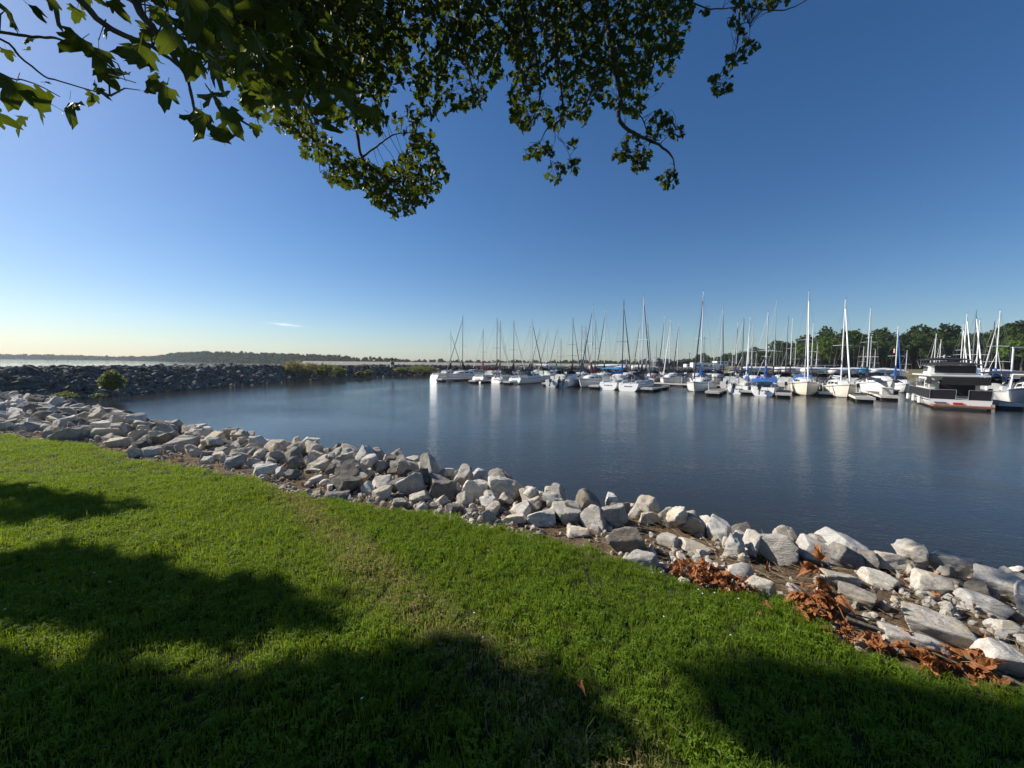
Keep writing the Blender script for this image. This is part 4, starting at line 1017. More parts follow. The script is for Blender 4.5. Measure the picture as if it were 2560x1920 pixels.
# second row and beyond: (mast top px, py, depth, heading, length, mast, jib, cover, label)
REAR = [
 (1208, 823, 86, BO, 8.5, 'mgrey', 'mwhite', 'maroon', 'rear sailboat with slim mast and pale jib slanting left, near the black and maroon boats'),
 (1251, 803, 84, SO, 9, 'mgrey', 'mwhite', 'black', 'rear sailboat whose mast nearly touches the maroon boat mast'),
 (1326, 819, 86, SO, 9, 'mwhite', None, 'black', 'rear sailboat with bare white mast just left of the heavy dark jib'),
 (1349, 822, 84, BO, 9, 'mwhite', 'mgrey', 'tan', 'rear sailboat with white mast right of the heavy dark jib'),
 (1369, 824, 82, BO, 8.5, 'mwhite', 'mgrey', 'blue', 'rear sailboat with white mast and blue boom cover behind the white cruiser'),
 (1393, 817, 80, BO, 8.5, 'mwhite', 'mgrey', 'teal', 'rear sailboat with white mast and dark jib sloping left behind the outboard boats'),
 (1403, 848, 100, SO, 8, 'mdark', None, None, 'small far mast with crosswise spreader behind the outboard boats'),
 (1433, 796, 76, SO, 9.5, 'mdark', 'mdark', 'black', 'rear sailboat with thin dark mast and dark jib sloping right'),
 (1455, 813, 86, SO, 9, 'mgrey', 'mgrey', 'black', 'rear sailboat with grey mast left of a short bright white mast'),
 (1460, 820, 72, BO, 8, 'mwhite', None, 'navy', 'rear sailboat with short bright white mast'),
 (1465, 815, 92, SO, 8, 'mgrey', 'mgrey', None, 'far sailboat with faint mast right of the short bright mast'),
 (1490, 804, 88, BO, 9, 'mgrey', 'mgrey', 'black', 'rear sailboat with grey mast right of the tall one with black jib'),
 (1514, 775, 72, BO, 9.5, 'mwhite', 'black', 'black', 'rear sailboat with leaning white topped mast and black jib to the left'),
 (1548, 823, 92, BO, 8, 'mwhite', None, 'tan', 'far sailboat with faint white mast left of the dark mast'),
 (1568, 824, 80, SO, 8.5, 'mwhite', 'mwhite', 'slate', 'rear sailboat with white jib right behind the dark mast'),
 (1600, 805, 78, BO, 9, 'mwhite', 'maroon', 'black', 'rear sailboat with maroon tinged jib sloping left'),
 (1619, 793, 72, SO, 9.5, 'alu', 'black', 'black', 'rear sailboat with thick black jib sloping right of the tall white mast'),
 (1635, 866, 118, SO, 7, 'mwhite', None, None, 'short far white mast in front of the shed'),
 (1642, 853, 112, SO, 7.5, 'mdark', None, None, 'short far dark mast in front of the shed'),
 (1662, 790, 76, BO, 9, 'mwhite', 'navy', 'black', 'rear sailboat with white mast and navy jib left of the long dock boat'),
 (1697, 808, 78, BO, 9, 'mwhite', 'black', 'tan', 'rear sailboat with tan awning and black jib beyond the long dock'),
 (1761, 842, 100, SO, 8, 'mgrey', None, None, 'far thin grey mast just right of the tall navy jib mast'),
 (1786, 872, 120, SO, 7, 'mwhite', None, None, 'tiny far mast before the camper trailers'),
 (1808, 762, 66, SO, 9.8, 'alu', 'navy', 'navy', 'rear sailboat with tall mast and navy jib furled close beside it'),
 (1832, 874, 116, SO, 7, 'mwhite', None, None, 'tiny far white mast left of the navy bimini boat'),
 (1845, 806, 74, BO, 9, 'mwhite', 'mdark', 'black', 'rear sailboat with half white half dark mast left of the navy bimini'),
 (1876, 792, 64, BO, 9, 'mwhite', 'mwhite', 'blue', 'rear sailboat with bright blue boom bundle standing upright'),
 (1883, 813, 84, SO, 9, 'mwhite', 'mgrey', 'black', 'rear sailboat with candy twisted jib beside the blue bundle boat'),
 (1891, 882, 118, SO, 7, 'mwhite', None, None, 'tiny far mast against the wood left of the blue covered boat'),
 (1918, 835, 82, BO, 8.5, 'mwhite', None, 'blue', 'rear short white mast close behind the navy jib boat'),
 (1942, 750, 66, SO, 10, 'alu', 'mgrey', 'black', 'tall silver rear mast with windvane and wide spreader right of the blue covered boat'),
 (1971, 792, 72, SO, 9, 'mgrey', 'mgrey', 'maroon', 'rear sailboat with grey mast left of the cream bow on boat'),
 (1982, 795, 76, BO, 9, 'mwhite', None, 'black', 'rear sailboat with thin white mast between grey mast and tallest mast'),
 (1990, 857, 112, SO, 7, 'mwhite', None, None, 'short bare mast by the trailer boats behind the tallest mast'),
 (2034, 808, 74, SO, 9, 'mwhite', None, 'slate', 'rear sailboat with draped grey sail right of the tallest mast'),
 (2044, 860, 110, SO, 7, 'mwhite', 'mwhite', None, 'short white mast with stay on the shore boats before the wood'),
 (2177, 770, 58, SO, 9.5, 'mwhite', None, 'black', 'rear sailboat with white mast behind the navy covered runabout'),
 (2160, 866, 104, SO, 7.5, 'mwhite', 'mgrey', None, 'short white mast left of the navy covered runabout mast'),
 (2179, 840, 92, BO, 8, 'mwhite', None, None, 'thin rear mast touching the navy covered runabout mast'),
 (2189, 873, 108, SO, 7, 'mwhite', 'mgrey', None, 'short white mast with stay before the wood right of the runabout'),
 (2246, 814, 56, BO, 8.5, 'mwhite', 'blue', 'blue', 'sailboat with bright blue jib and a small red and white flag'),
 (2268, 876, 100, SO, 7, 'mwhite', None, None, 'short white mast left of the motor yacht upper deck'),
 (2341, 834, 66, SO, 8.5, 'mwhite', 'mwhite', 'black', 'white mast rising over the motor yacht, leftmost behind it'),
 (2353, 848, 72, SO, 8, 'mwhite', 'mwhite', None, 'second white mast behind the motor yacht awning'),
 (2409, 810, 60, BO, 8.5, 'mwhite', 'mwhite', 'black', 'white mast with long white jib slanting left behind the motor yacht'),
 (2418, 784, 56, BO, 9, 'mwhite', 'mwhite', 'navy', 'tallest of the white masts behind the right half of the motor yacht'),
 (2441, 778, 52, BO, 9.2, 'mgrey', 'mwhite', 'navy', 'thick grey mast with white jib slanting left beside the motor yacht'),
 (2450, 800, 50, SO, 8.5, 'mwhite', None, 'blue', 'white mast right of the thick grey mast'),
 (2487, 805, 54, BO, 9, 'mdark', 'mdark', 'navy', 'dark mast with dark jib near the right edge'),
 (2501, 776, 47, SO, 9.5, 'mwhite', 'mwhite', 'blue', 'thick white mast nearest the right edge'),
 (2600, 790, 44, BO, 9, 'mwhite', 'mwhite', 'navy', 'sailboat just outside the right picture edge'),
]
for (x, y, Y, hd, L, ma, ji, co, lab) in REAR:
    far_ = Y > 99
    rt = SB(x, y, Y, hd, L, ma, ji, co, label=lab, far=True, spread=1 + (L > 9.2), dod=random.choice([None, 'slate', 'navy', 'tan', 'black']) if not far_ else None,
       bim=random.choice([None, None, 'navy', 'black', 'wcanvas']) if not far_ else None)
    if x == 2246:
        f_ = MB()
        for q in range(5): f_ = MB().box((-.9, 0, 6.05 - q * .15), (.9, .02, .15)); f_.build('flag_stripe', M['red' if q % 2 == 0 else 'gull'], rt)
# horseshoe buoy on the black canvas boat's neighbour
t_ = MB().tube([(0, .32 * math.cos(a), .32 * math.sin(a)) for a in np.linspace(-.9, 4.0, 14)], .09, 6); o = t_.build('life_ring', M['yellow']); pp = at(1239, 941, 64); o.location = pp
tag(o, 'yellow horseshoe life buoy hung on the maroon boat stern rail', 'life buoy')

def powerboat(px, Y, head, L, hull='gel', label='', roof=None, wind=True, mot=1, cover=None, Fb=1.1, cab=True, stripe='stripe', arch=False):
    p = at(px, 950, Y); th = R(head); root = empty('motorboat', (p.x, Y, WATER), th, label, 'motorboat', 'motorboats in the marina')
    B = L * .34; top = hull_parts(root, L, B, Fb, hull, stern_rake=.1, bow_rake=1.1, stripe=stripe, transom=.9)
    if cab: cabin(root, top, .42, .88, .7, .8, win=2)
    if wind:
        x, b, z = top(.50); rr = [[(x - .2, b * .75, z + .55), (x - .75, b * .6, z + 1.15)], [(x + .35, 0, z + .65), (x - .3, 0, z + 1.25)], [(x - .2, -b * .75, z + .55), (x - .75, -b * .6, z + 1.15)]]
        MB().loft(rr, closed=False, caps=False).build('windshield', M['glass'], root)
    if roof: x, b, z = top(.35); canopy(root, x - 1.4, x + 1.0, b * .85, z, z + 2.0, roof)
    if cover: x, b, z = top(.45); canopy(root, -L * .46, L * .42, B * .46, z, z + .75, cover, 'boat_cover', .5)
    if arch: x, b, z = top(.28); MB().tube([(x, b * .9, z), (x - .6, b * .8, z + 1.4), (x - .6, -b * .8, z + 1.4), (x, -b * .9, z)], .09, 6).build('radar_arch', M['gel'], root)
    rails(root, top, .5, .98, .55)
    sm = MB()
    for q in (-1, 1):
        x, b, z = top(.2); sm.box((x, q * b * .4, z + .25), (.55, .5, .5))
    sm.build('seat', M['deck'], root)
    for q in range(mot):
        x, b, z = top(0); motor(root, x - .15, (q - (mot - 1) / 2) * .7, z * .55, .3)
    return root
powerboat(1366, 72, SO, 8.5, label='white cruiser with boxy cabin behind the dock right of the slate dodger boat', roof='wcanvas', mot=0, Fb=1.3)
powerboat(1404, 58, SO, 6.5, label='white outboard boat under teal canopy left of the bow out sailboat', roof='teal', mot=1)
powerboat(1432, 58, SO, 7, label='white boat with twin dark outboards beside the teal canopied boat', mot=2, roof=None)
powerboat(1637, 72, SO, 7, label='white motorboat with tan awning beyond the long dock', roof='tan', mot=1)
powerboat(1730, 74, SO, 7.5, label='low motorboat with black cover in the rear row right of the tan awning', cover='black', mot=0)
powerboat(1585, 80, BO, 8, label='rear motorboat with long dark cover behind the big white sailboat', cover='black', mot=0)
powerboat(1885, 60, BO, 7, label='motorboat under a blue tarp between the two blue trimmed sailboats', cover='blue', mot=0)
powerboat(2195, 47, BO + 12, 7.2, label='white runabout under a dark navy tarp on its lift', cover='navy', mot=0, Fb=1.5)
powerboat(2150, 60, SO, 7, label='dark canopied motorboat with orange trim behind the cream sailboats', roof='black', stripe='orange', mot=1)
powerboat(2600, 34, 222, 9.5, label='white express cruiser cut by the right picture edge', Fb=1.5, arch=True, mot=0)
powerboat(2470, 41, SO, 7.5, label='white motorboat with dark blue canopy behind the motor yacht', roof='navy', mot=0)
powerboat(2540, 40, SO, 7.5, label='white motorboat under a long blue canopy near the right edge', roof='navy', mot=0, arch=True)
powerboat(2230, 62, SO, 7, label='white motorboat behind the flagged sailboat', roof='wcanvas', mot=1)

EXTRA = [(1190, 80, 'black', 'low dark covered motorboat between the black and maroon sailboats'), (1225, 83, None, 'white motorboat behind the maroon sailboat'), (1262, 79, 'slate', 'slate covered motorboat behind the black canvas sailboat'),
 (1312, 80, None, 'white motorboat behind the slate dodger boat'), (1350, 84, 'wcanvas', 'white covered motorboat behind the boxy cruiser'), (1412, 78, 'teal', 'teal covered motorboat behind the twin outboard boat'), (1455, 76, 'black', 'black covered motorboat behind the bow out sailboat'),
 (1500, 73, None, 'white motorboat right behind the bow out sailboat'), (1535, 77, 'navy', 'navy covered motorboat left of the bright blue bimini'), (1560, 71, 'wcanvas', 'white covered motorboat behind the bright blue bimini'), (1632, 66, 'maroon', 'maroon covered boat behind the long dock'),
 (1660, 82, None, 'white motorboat far behind the long dock'), (1685, 70, 'navy', 'navy covered boat at the right part of the long dock'), (1710, 84, 'wcanvas', 'white covered boat in the far row before the shed'), (1745, 63, 'black', 'black covered motorboat behind the tall navy covered sailboat'),
 (1772, 70, None, 'white motorboat in the rear row before the camper trailers'), (1792, 60, 'navy', 'dark covered boat behind the white post dock'), (1825, 58, None, 'white motorboat close behind the navy bimini boat'), (1855, 68, 'slate', 'grey covered boat in the row behind the navy bimini boat'),
 (1905, 72, None, 'white motorboat in the rear row behind the blue tarp boat'), (1950, 62, 'blue', 'blue covered motorboat left of the cream sailboats'), (1965, 56, None, 'white motorboat just behind the left cream sailboat'), (2005, 66, 'slate', 'grey covered boat in the row behind the cream sailboat'),
 (2060, 54, 'black', 'black covered boat between the cream sailboats'), (2085, 62, None, 'white motorboat far behind the gap of the cream sailboats'), (2135, 52, None, 'white motorboat behind the low dock finger'), (2250, 52, None, 'white motorboat between the runabout and the motor yacht'),
 (2490, 46, None, 'white motorboat right behind the motor yacht stern'), (2535, 49, 'navy', 'navy covered motorboat at the right edge')]
for i, (x, Y, cv, lb) in enumerate(EXTRA): powerboat(x, Y, SO if i % 2 else BO, random.uniform(6, 7.8), label=lb, cover=cv, mot=i % 2, roof=None if cv or i % 3 else 'navy', Fb=random.uniform(.95, 1.3), hull=random.choice(['gel', 'gel', 'deck', 'cream']))
# motor yacht ---------------------------------------------------------------
A_ = on(2318, 1019, WATER); Bq = on(2466, 1022, WATER)
hd = R(52); fw = Vector((math.cos(hd), math.sin(hd), 0)); pt_ = Vector((-math.sin(hd), math.cos(hd), 0))
LY, BY = 13.0, 3.6
st = (A_ + Bq) / 2; A_p = A_ - pt_ * (BY * .5) ; ctr = A_p + fw * (LY * .5)
my = empty('motor_yacht', (ctr.x, ctr.y, WATER), hd, 'large white motor yacht with dark canvas screens, upper deck and black awning', 'motor yacht')
topy = hull_parts(my, LY, BY, .84, 'gel', stern_rake=.05, bow_rake=1.4, stripe='boot', transom=.96)
MB().box((-LY / 2 - .45, 0, .28), (1.1, BY * .9, .14)).build('swim_platform', M['teak'], my)
MB().box((-LY / 2 - .03, .1, .46), (.05, .55, .16)).build('name_board', M['red'], my)
MB().box((-LY / 2 - .03, 1.1, .5), (.05, .7, .10)).build('name_board', M['stripe'], my)
z0 = .80
# cockpit screens: dark canvas around the aft deck
xs0, xs1 = -LY / 2 + .08, -LY / 2 + 8.6
for sg in (1, -1): MB().box(((xs0 + xs1) / 2, sg * BY * .475, z0 + .36), (xs1 - xs0, .05, .72)).build('side_screen', M['black'], my)
for y0, y1 in ((BY * .06, BY * .47), (-BY * .47, -BY * .13)): MB().box((xs0, (y0 + y1) / 2, z0 + .36), (.05, y1 - y0, .72)).build('stern_screen', M['black'], my)
rl_ = MB()
for y0, y1 in ((BY * .06, BY * .47), (-BY * .47, -BY * .13)):
    rl_.tube([(xs0 - .03, y0, z0), (xs0 - .03, y0, z0 + .76), (xs0 - .03, y1, z0 + .76), (xs0 - .03, y1, z0)], .03, 6)
for sg in (1, -1): rl_.tube([(xs0, sg * BY * .49, z0 + .76), (xs1, sg * BY * .49, z0 + .76), (xs1 + 2.5, sg * BY * .36, z0 + .9), (LY / 2 - .9, sg * .2, z0 + 1.1)], .03, 6)
rl_.build('rail', M['steel'], my)
# saloon
xa, xb_ = -LY / 2 + 1.9, -LY / 2 + 8.6
rr = [[(x, BY * .41 * k, z0 - .05), (x + dx, BY * .39 * k, z0 + 1.85), (x + dx, -BY * .39 * k, z0 + 1.85), (x, -BY * .41 * k, z0 - .05)] for x, dx, k in ((xa, 0, 1), (xb_ - 2, 0, 1), (xb_ + .6, -1.2, .86))]
MB().loft(rr).build('saloon', M['gel'], my)
MB().box((xa - .04, -.15, z0 + .85), (.06, BY * .56, 1.3)).build('aft_door_screen', M['black'], my)
for i, (a, w) in enumerate(((.5, .45), (1.2, .45), (2.2, 1.0), (3.5, 1.0), (4.8, .8))):
    for sg in (1, -1): MB().box((xa + a + w / 2, sg * (BY * .40 + .005), z0 + 1.2), (w, .05, .72)).build('saloon_window', M['glass'], my)
# cockpit roof / upper deck with overhang
z1 = z0 + 1.86
MB().box(((xa - 1.6 + xb_) / 2, 0, z1 + .06), (xb_ - xa + 1.4, BY * .90, .12)).build('upper_deck', M['gel'], my)
MB().box((xa - 1.62, -.25, z1 - .38), (.05, BY * .70, .62)).build('awning_screen', M['black'], my)
for sg in (1, -1): MB().box((xa - .8, sg * BY * .455, z1 - .38), (1.5, .04, .58)).build('awning_screen', M['black'], my)
st_ = MB()
for i in range(5): st_.box((xa - .9 + i * .25, BY * .40, z0 + .2 + i * .33), (.35, .55, .08))
st_.build('stair', M['gel'], my)
z2 = z1 + .14
rr = [[(x, w, z2), (x + d1, w * .95, z2 + h_), (x + d1, -w * .95, z2 + h_), (x, -w, z2)] for x, d1, w, h_ in ((xa + .7, 0, BY * .38, .78), (xa + 3.4, -.1, BY * .38, .8), (xa + 4.8, -.7, BY * .30, .7))]
MB().loft(rr).build('bridge', M['gel'], my)
MB().box((xa + .66, -.1, z2 + .42), (.06, BY * .66, .62)).build('bridge_screen', M['black'], my)
for sg in (1, -1): MB().box((xa + 2.6, sg * (BY * .37 + .01), z2 + .45), (1.5, .05, .42)).build('bridge_window', M['glass'], my)
canopy(my, xa + .1, xa + 3.4, BY * .44, z2 + .7, z2 + 1.08, 'black', 'awning', .18)
canopy(my, xa + 2.6, xa + 6.2, BY * .40, z2 + .5, z2 + 1.5, 'black', 'awning', .15)
mm = MB().tube([(xa + 4, 0, z2 + .7), (xa + 3.8, 0, z2 + 1.75)], .05).tube([(xa + 3.9, -.4, z2 + 1.6), (xa + 3.9, .4, z2 + 1.6)], .03); mm.build('radar_mast', M['gel'], my)
for i in range(3): f_ = disc(.13, .13, 0, .55, 10).build('fender', M['gel'], my); f_.location = (-LY / 2 + 2.4 + i * 2.6, BY * .5 + .12, .25)

# ------------------------------------------------------------------ docks
def dock(px0, py0, L, head, w=1.2, label='', posts=1, name='dock_finger', box=False):
    p = on(px0, py0, WATER + .1); th = R(head); c = Vector((p.x + math.cos(th) * L / 2, p.y + math.sin(th) * L / 2, WATER))
    d = empty(name, c, th, label, 'dock', 'floating docks of the marina')
    n = int(min(L / .6, 24)); 
    pl = MB()
    for i in range(int(L / .3)): pl.box((-L / 2 + .15 + i * .3, 0, .46), (.27, w, .05))
    o = pl.build('planking', M['wood'], d); o['kind'] = 'stuff'
    for sg in (1, -1): MB().box((0, sg * (w / 2 + .035), .40), (L, .06, .2)).build('fascia', M['fascia'], d)
    MB().box((-L / 2 - .035, 0, .40), (.06, w + .12, .22)).build('end_board', M['fascia'], d)
    k_ = max(2, int(L / 2.5))
    for i in range(k_): MB().box((-L / 2 + .55 + i * (L - 1.1) / (k_ - 1), 0, .08), (1.0, w * .9, .42)).build('float', M['float'], d)
    MB().box((-L / 2 + .3, 0, .52), (.5, w * .9, .04)).build('end_plate', M['fascia'], d)
    for q in range(posts):
        MB().tube([(-L / 2 + .4 + q * 3, w * .3, .4), (-L / 2 + .4 + q * 3, w * .3, 1.5)], .05, 6).build('post', M['fascia'], d)
    if box: MB().box((-L / 2 + 2, 0, .85), (1.3, .8, .7)).box((-L / 2 + 2, 0, 1.23), (1.4, .9, .06)).build('dock_box', M['fascia'], d)
DK = [(1098, 953, 9, SO, 'dock finger beside the leftmost sailboat'), (1180, 957, 9, SO, 'dock finger with white end right of the long grey white sailboat'), (1266, 960, 9, SO, 'dock finger left of the slate dodger boat'),
      (1365, 964, 9, SO, 'dock finger before the boxy white cruiser'), (1484, 971, 9, SO, 'dock finger between the bow out sailboat and the bright blue bimini'), (1616, 978, 9, SO, 'white ended dock right of the big oval transom sailboat'),
      (1780, 988, 8, SO, 'dock finger with a white post right of the tall navy covered sailboat'), (1868, 985, 8, SO, 'dock finger between the navy bimini and blue covered boats'), (1958, 993, 8, SO, 'dock finger left of the cream bow on sailboat'),
      (2068, 990, 8, SO, 'dock finger between the two cream bow on sailboats'), (2163, 1004, 8, SO, 'low dock finger right of the second cream sailboat'), (2225, 1000, 10, SO, 'dock section beside the motor yacht bow quarter'), (2530, 1022, 7, SO, 'dock at the motor yacht right hand side')]
for i, (x, y, L, h_, lb) in enumerate(DK): dock(x, y, L, h_, 1.3, lb, posts=1 if i in (6, 9) else 0, box=(i == 11))
# pedestals and piles
for x, Y, lb in ((2061, 46, 'steel pile with gear on the finger between the cream sailboats'), (2475, 33, 'black mooring pile beside the motor yacht'), (1310, 73, 'white pedestal near the slate dodger boat')):
    p = at(x, 990, Y); o = MB().tube([(0, 0, -1), (0, 0, 1.6)], .13, 8).build('mooring_pile', M['mgrey']); o.location = (p.x, Y, WATER); tag(o, lb, 'pile')
# long main walkways behind the slips
for (px0, Y0, px1, Y1, lb) in ((1180, 84, 1560, 66, 'main walkway behind the left boats'), (1560, 66, 1730, 58.5, 'long dark walkway in the middle of the marina'), (1730, 58.5, 2240, 50, 'main walkway behind the cream sailboats')):
    a, b = at(px0, 950, Y0), at(px1, 950, Y1); v = b - a; ang = math.degrees(math.atan2(b.y - a.y, b.x - a.x)); L = math.hypot(b.x - a.x, b.y - a.y)
    c = project(np.array([[a.x, a.y, WATER + .1]])); dock(float(c[0][0]), float(c[1][0]), L, ang, 1.9, lb, posts=4, name='dock_walkway')

# boats on trailers along the shore
def trailer_boat(px, Y, L, lab, mat='wcanvas', h=1.5, mastlen=0, flip=0, dz=0):
    x, z = gpos(px, Y); z = max(z, -.9) + dz; t = empty('trailer_boat', (x, Y, z), random.uniform(-.12, .12) + (math.pi if flip else 0), lab, 'boat', 'covered boats on trailers')
    rr = []
    for f in np.linspace(0, 1, 8):
        w = 1.1 * max(.03, 1 - max(0, (f - .5) / .5) ** 2); xx = -L / 2 + f * L
        rr.append([(xx, w * .5, .75), (xx, w, 1.25), (xx, w * .85, 1.25 + h * .35), (xx, 0, 1.3 + h * .62 * (1 - .5 * abs(f - .45))), (xx, -w * .85, 1.25 + h * .35), (xx, -w, 1.25), (xx, -w * .5, .75)])
    MB().loft(rr).build('covered_hull', M[mat], t, True)
    fr = MB().box((.2, 0, .5), (L * .85, .15, .12))
    for q in (-.3, .25): fr.box((L * q, 0, .6), (.12, 1.7, .12))
    fr.build('trailer_frame', M['mdark'], t)
    for sg in (1, -1): w_ = disc(.33, .33, 0, .22, 12).build('wheel', M['tyre'], t); w_.rotation_euler = (R(90), 0, 0); w_.location = (-L * .12, sg * 1.0, .33)
    if mastlen: MB().tube([(-mastlen * .5, 0, 2.6), (mastlen * .5, 0, 2.75)], .07, 6).tube([(-L * .3, 0, 1.5), (-L * .3, 0, 2.62)], .04).tube([(L * .25, 0, 1.5), (L * .25, 0, 2.66)], .04).build('lowered_mast', M['mwhite'], t)
for args in ((1505, 105, 7, 'white boat with raised bow tip on the shore beyond the left masts'), (1535, 118, 9, 'long white covered boat on the shore left of the shed'), (1560, 120, 7, 'second white covered boat left of the shed'),
             (1605, 112, 6, 'small white covered boat nearest the shed'), (1920, 104, 6.5, 'white covered boat on trailer left of the tall silver mast'), (1962, 102, 5, 'small white covered boat on trailer behind the silver mast'),
             (1990, 100, 6.5, 'white covered boat with orange streak behind the cream boat'), (2045, 97, 7.5, 'white hull with long lowered mast on the shore before the wood'), (2140, 94, 8, 'white wrapped boat on the grass left of the teal cover'),
             (2172, 93, 5, 'boat with pale teal tarp on the grass'), (2215, 92, 7.5, 'white wrapped boat on the grass right of the teal tarp'), (2440, 84, 10, 'large white powerboat on the shore left of the gantry'), (2505, 80, 7, 'second white powerboat on the shore by the gantry'),
             (1880, 98, 5, 'low grey white dinghy on the shore behind the blue bundle boat'), (2108, 88, 5, 'open white boat at the grass edge')):
    m_ = 'lblue' if 'teal tarp on' in args[3] and 'pale' in args[3] else 'wcanvas'
    trailer_boat(*args, mat=m_, mastlen=11 if 'lowered' in args[3] else 0, h=1.5 if args[2] < 9 else 1.9)
p = at(2530, 920, 70); ga = empty('gantry', (p.x, 70, -1.0), 0, 'white goal shaped boat gantry against the wood at the right edge', 'gantry')
MB().tube([(0, 0, 0), (0, 0, 6.3)], .14, 8).build('post', M['mwhite'], ga); MB().tube([(4.5, 0, 0), (4.5, 0, 6.3)], .14, 8).build('post', M['mwhite'], ga); MB().tube([(-.2, 0, 6.3), (4.7, 0, 6.3)], .12, 8).build('beam', M['mwhite'], ga)

# distant birds on the lake and a wisp of cloud
for x, y in ((120, 902), (142, 902), (170, 902.5), (52, 906)):
    p = on(x, y + 1, WATER); o = MB().tube([(-.7, 0, .12), (-.3, 0, .25), (.3, 0, .22), (.6, 0, .5)], [.05, .2, .16, .05], 6).build('waterbird', M['mdark']); o.location = (p.x, p.y, WATER); o.scale = (p.y / 260,) * 3
    tag(o, 'dark waterbird resting on the open lake at the far left', 'bird', 'waterbirds on the open lake')
m, n, l, b = nodes_of('thin_cloud'); m.node_tree.nodes.remove(b)
tr = n.new('ShaderNodeBsdfTransparent'); df = n.new('ShaderNodeBsdfTranslucent'); df.inputs[0].default_value = (.9, .9, .9, 1); ms = n.new('ShaderNodeMixShader')
tco = n.new('ShaderNodeTexCoord').outputs['Object']; ln_ = n.new('ShaderNodeVectorMath'); ln_.operation = 'LENGTH'; l.new(tco, ln_.inputs[0])
ff = maths(n, l, 'MULTIPLY', maths(n, l, 'SUBTRACT', 1.0, ln_.outputs['Value']), noise_node(n, l, tco, 2.5, 5, .6, .5)); l.new(maths(n, l, 'MULTIPLY', ff, .9), ms.inputs[0])
l.new(tr.outputs[0], ms.inputs[1]); l.new(df.outputs[0], ms.inputs[2]); l.new(ms.outputs[0], n['Material Output'].inputs[0])
bm = bmesh.new(); bmesh.ops.create_grid(bm, x_segments=24, y_segments=8, size=1)
for v in bm.verts: v.co.z = .12 * math.sin(v.co.x * 5) * math.cos(v.co.y * 3)
me = bpy.data.meshes.new('cloud'); bm.to_mesh(me); bm.free(); me.materials.append(m)
o = link(bpy.data.objects.new('cloud', me)); p = at(716, 812, 5200); o.location = p; o.scale = (210, 420, 30); tag(o, 'thin white cloud wisp low over the far shore', kind='structure')

# ------------------------------------------------------------------ overhanging sycamore
SC = 2560 / 2212
def sc(L): return [(x * SC, y * SC) for x, y in L]
MASS = sc([(395, -90), (425, 90), (500, 190), (555, 262), (600, 290), (655, 285), (720, 268), (800, 290), (900, 288), (935, 258), (1000, 238), (1045, 232), (1052, 190), (1092, 170), (1062, 120),
           (1085, 95), (1120, 140), (1100, 200), (1105, 262), (1150, 276), (1168, 250), (1195, 288), (1245, 250), (1262, 278), (1285, 215), (1330, 238), (1385, 252), (1396, 205), (1452, 172), (1468, 120), (1488, 60), (1500, 0), (1540, -90)])
HANG = sc([(640, 282), (655, 338), (698, 358), (700, 396), (770, 408), (800, 438), (852, 476), (872, 470), (930, 440), (968, 388), (945, 335), (935, 285), (885, 300), (862, 350), (820, 360), (775, 345), (740, 320), (700, 292)])
BLOBS = [(1155, 330, 22, 14), (1185, 322, 14, 8), (1200, 375, 22, 14), (1240, 362, 15, 9), (1238, 315, 12, 5), (1132, 262, 24, 14), (1375, 328, 34, 30), (1342, 335, 18, 10), (1382, 358, 20, 14), (1437, 262, 28, 20),
         (1462, 288, 16, 9), (1412, 292, 18, 10), (1442, 388, 22, 17), (1556, 178, 28, 20), (1592, 130, 22, 12), (1622, 98, 20, 10), (1600, 68, 10, 5), (1522, 25, 10, 4), (1610, 12, 30, 18), (1655, 2, 26, 14), (1585, 48, 12, 5), (1690, -8, 20, 8)]
NEAR = [(35, 50, 75), (90, 38, 58), (150, 35, 90), (192, 40, 45), (215, 12, 40), (180, 122, 85), (22, 140, 36), (74, 126, 24), (64, 100, 32), (258, 76, 44), (268, 172, 80), (340, 150, 105), (300, 190, 66), (118, 205, 24), (235, 210, 22),
        (165, 278, 84), (232, 252, 46), (262, 240, 40), (25, 240, 90), (75, 232, 82), (96, 285, 62), (18, 300, 80), (45, 312, 60), (392, 205, 40), (410, 248, 74), (430, 100, 105), (480, 60, 115), (390, 30, 66), (522, 140, 105), (545, 205, 70),
        (530, 250, 98), (505, 320, 84), (548, 345, 76), (560, 348, 60), (598, 308, 90), (640, 262, 70), (560, 80, 100), (600, 150, 90), (625, 210, 78), (650, 120, 88), (700, 180, 70), (300, 30, 55), (250, 8, 40), (330, 12, 50), (450, 8, 90), (742, 60, 60),
        (365, 100, 60), (470, 160, 80), (660, 250, 60), (870, 250, 78), (905, 275, 62), (935, 290, 50), (790, 290, 74), (850, 310, 66), (720, 250, 84), (640, 330, 40), (690, 60, 80), (760, 120, 75), (820, 60, 60), (620, 20, 90), (540, 20, 90), (355, 60, 45), (412, 60, 60)]
def dep(x): return float(np.interp(x, [300, 480, 700, 900, 1200, 1750], [2.4, 3.2, 4.6, 5.6, 6.2, 6.6]))
leaves = []          # (matrix, geometry index, pixel size)
def add_leaf(px, py, Y, size, tl=.9):
    p = at(px, py, Y)
    e = Euler((random.uniform(-tl, tl) + R(200) * 0, random.uniform(-tl, tl), random.uniform(0, 6.28)))
    # leaves hang: blade roughly vertical, tip down
    hang = Euler((R(-90) + random.uniform(-.75, .75), random.uniform(-.7, .7), 0)) if random.random() < .62 else e
    Mx = Matrix.Rotation(random.uniform(-1.3, 1.3) + math.atan2(-(px - 1280), F) , 4, 'Z') @ hang.to_matrix().to_4x4() if hang is not e else e.to_matrix().to_4x4()
    Mx = Matrix.Translation(p) @ Mx @ Matrix.Scale(size, 4) @ Matrix.Translation((0, -.5, 0))
    leaves.append((Mx, random.randrange(8), size * F / Y))
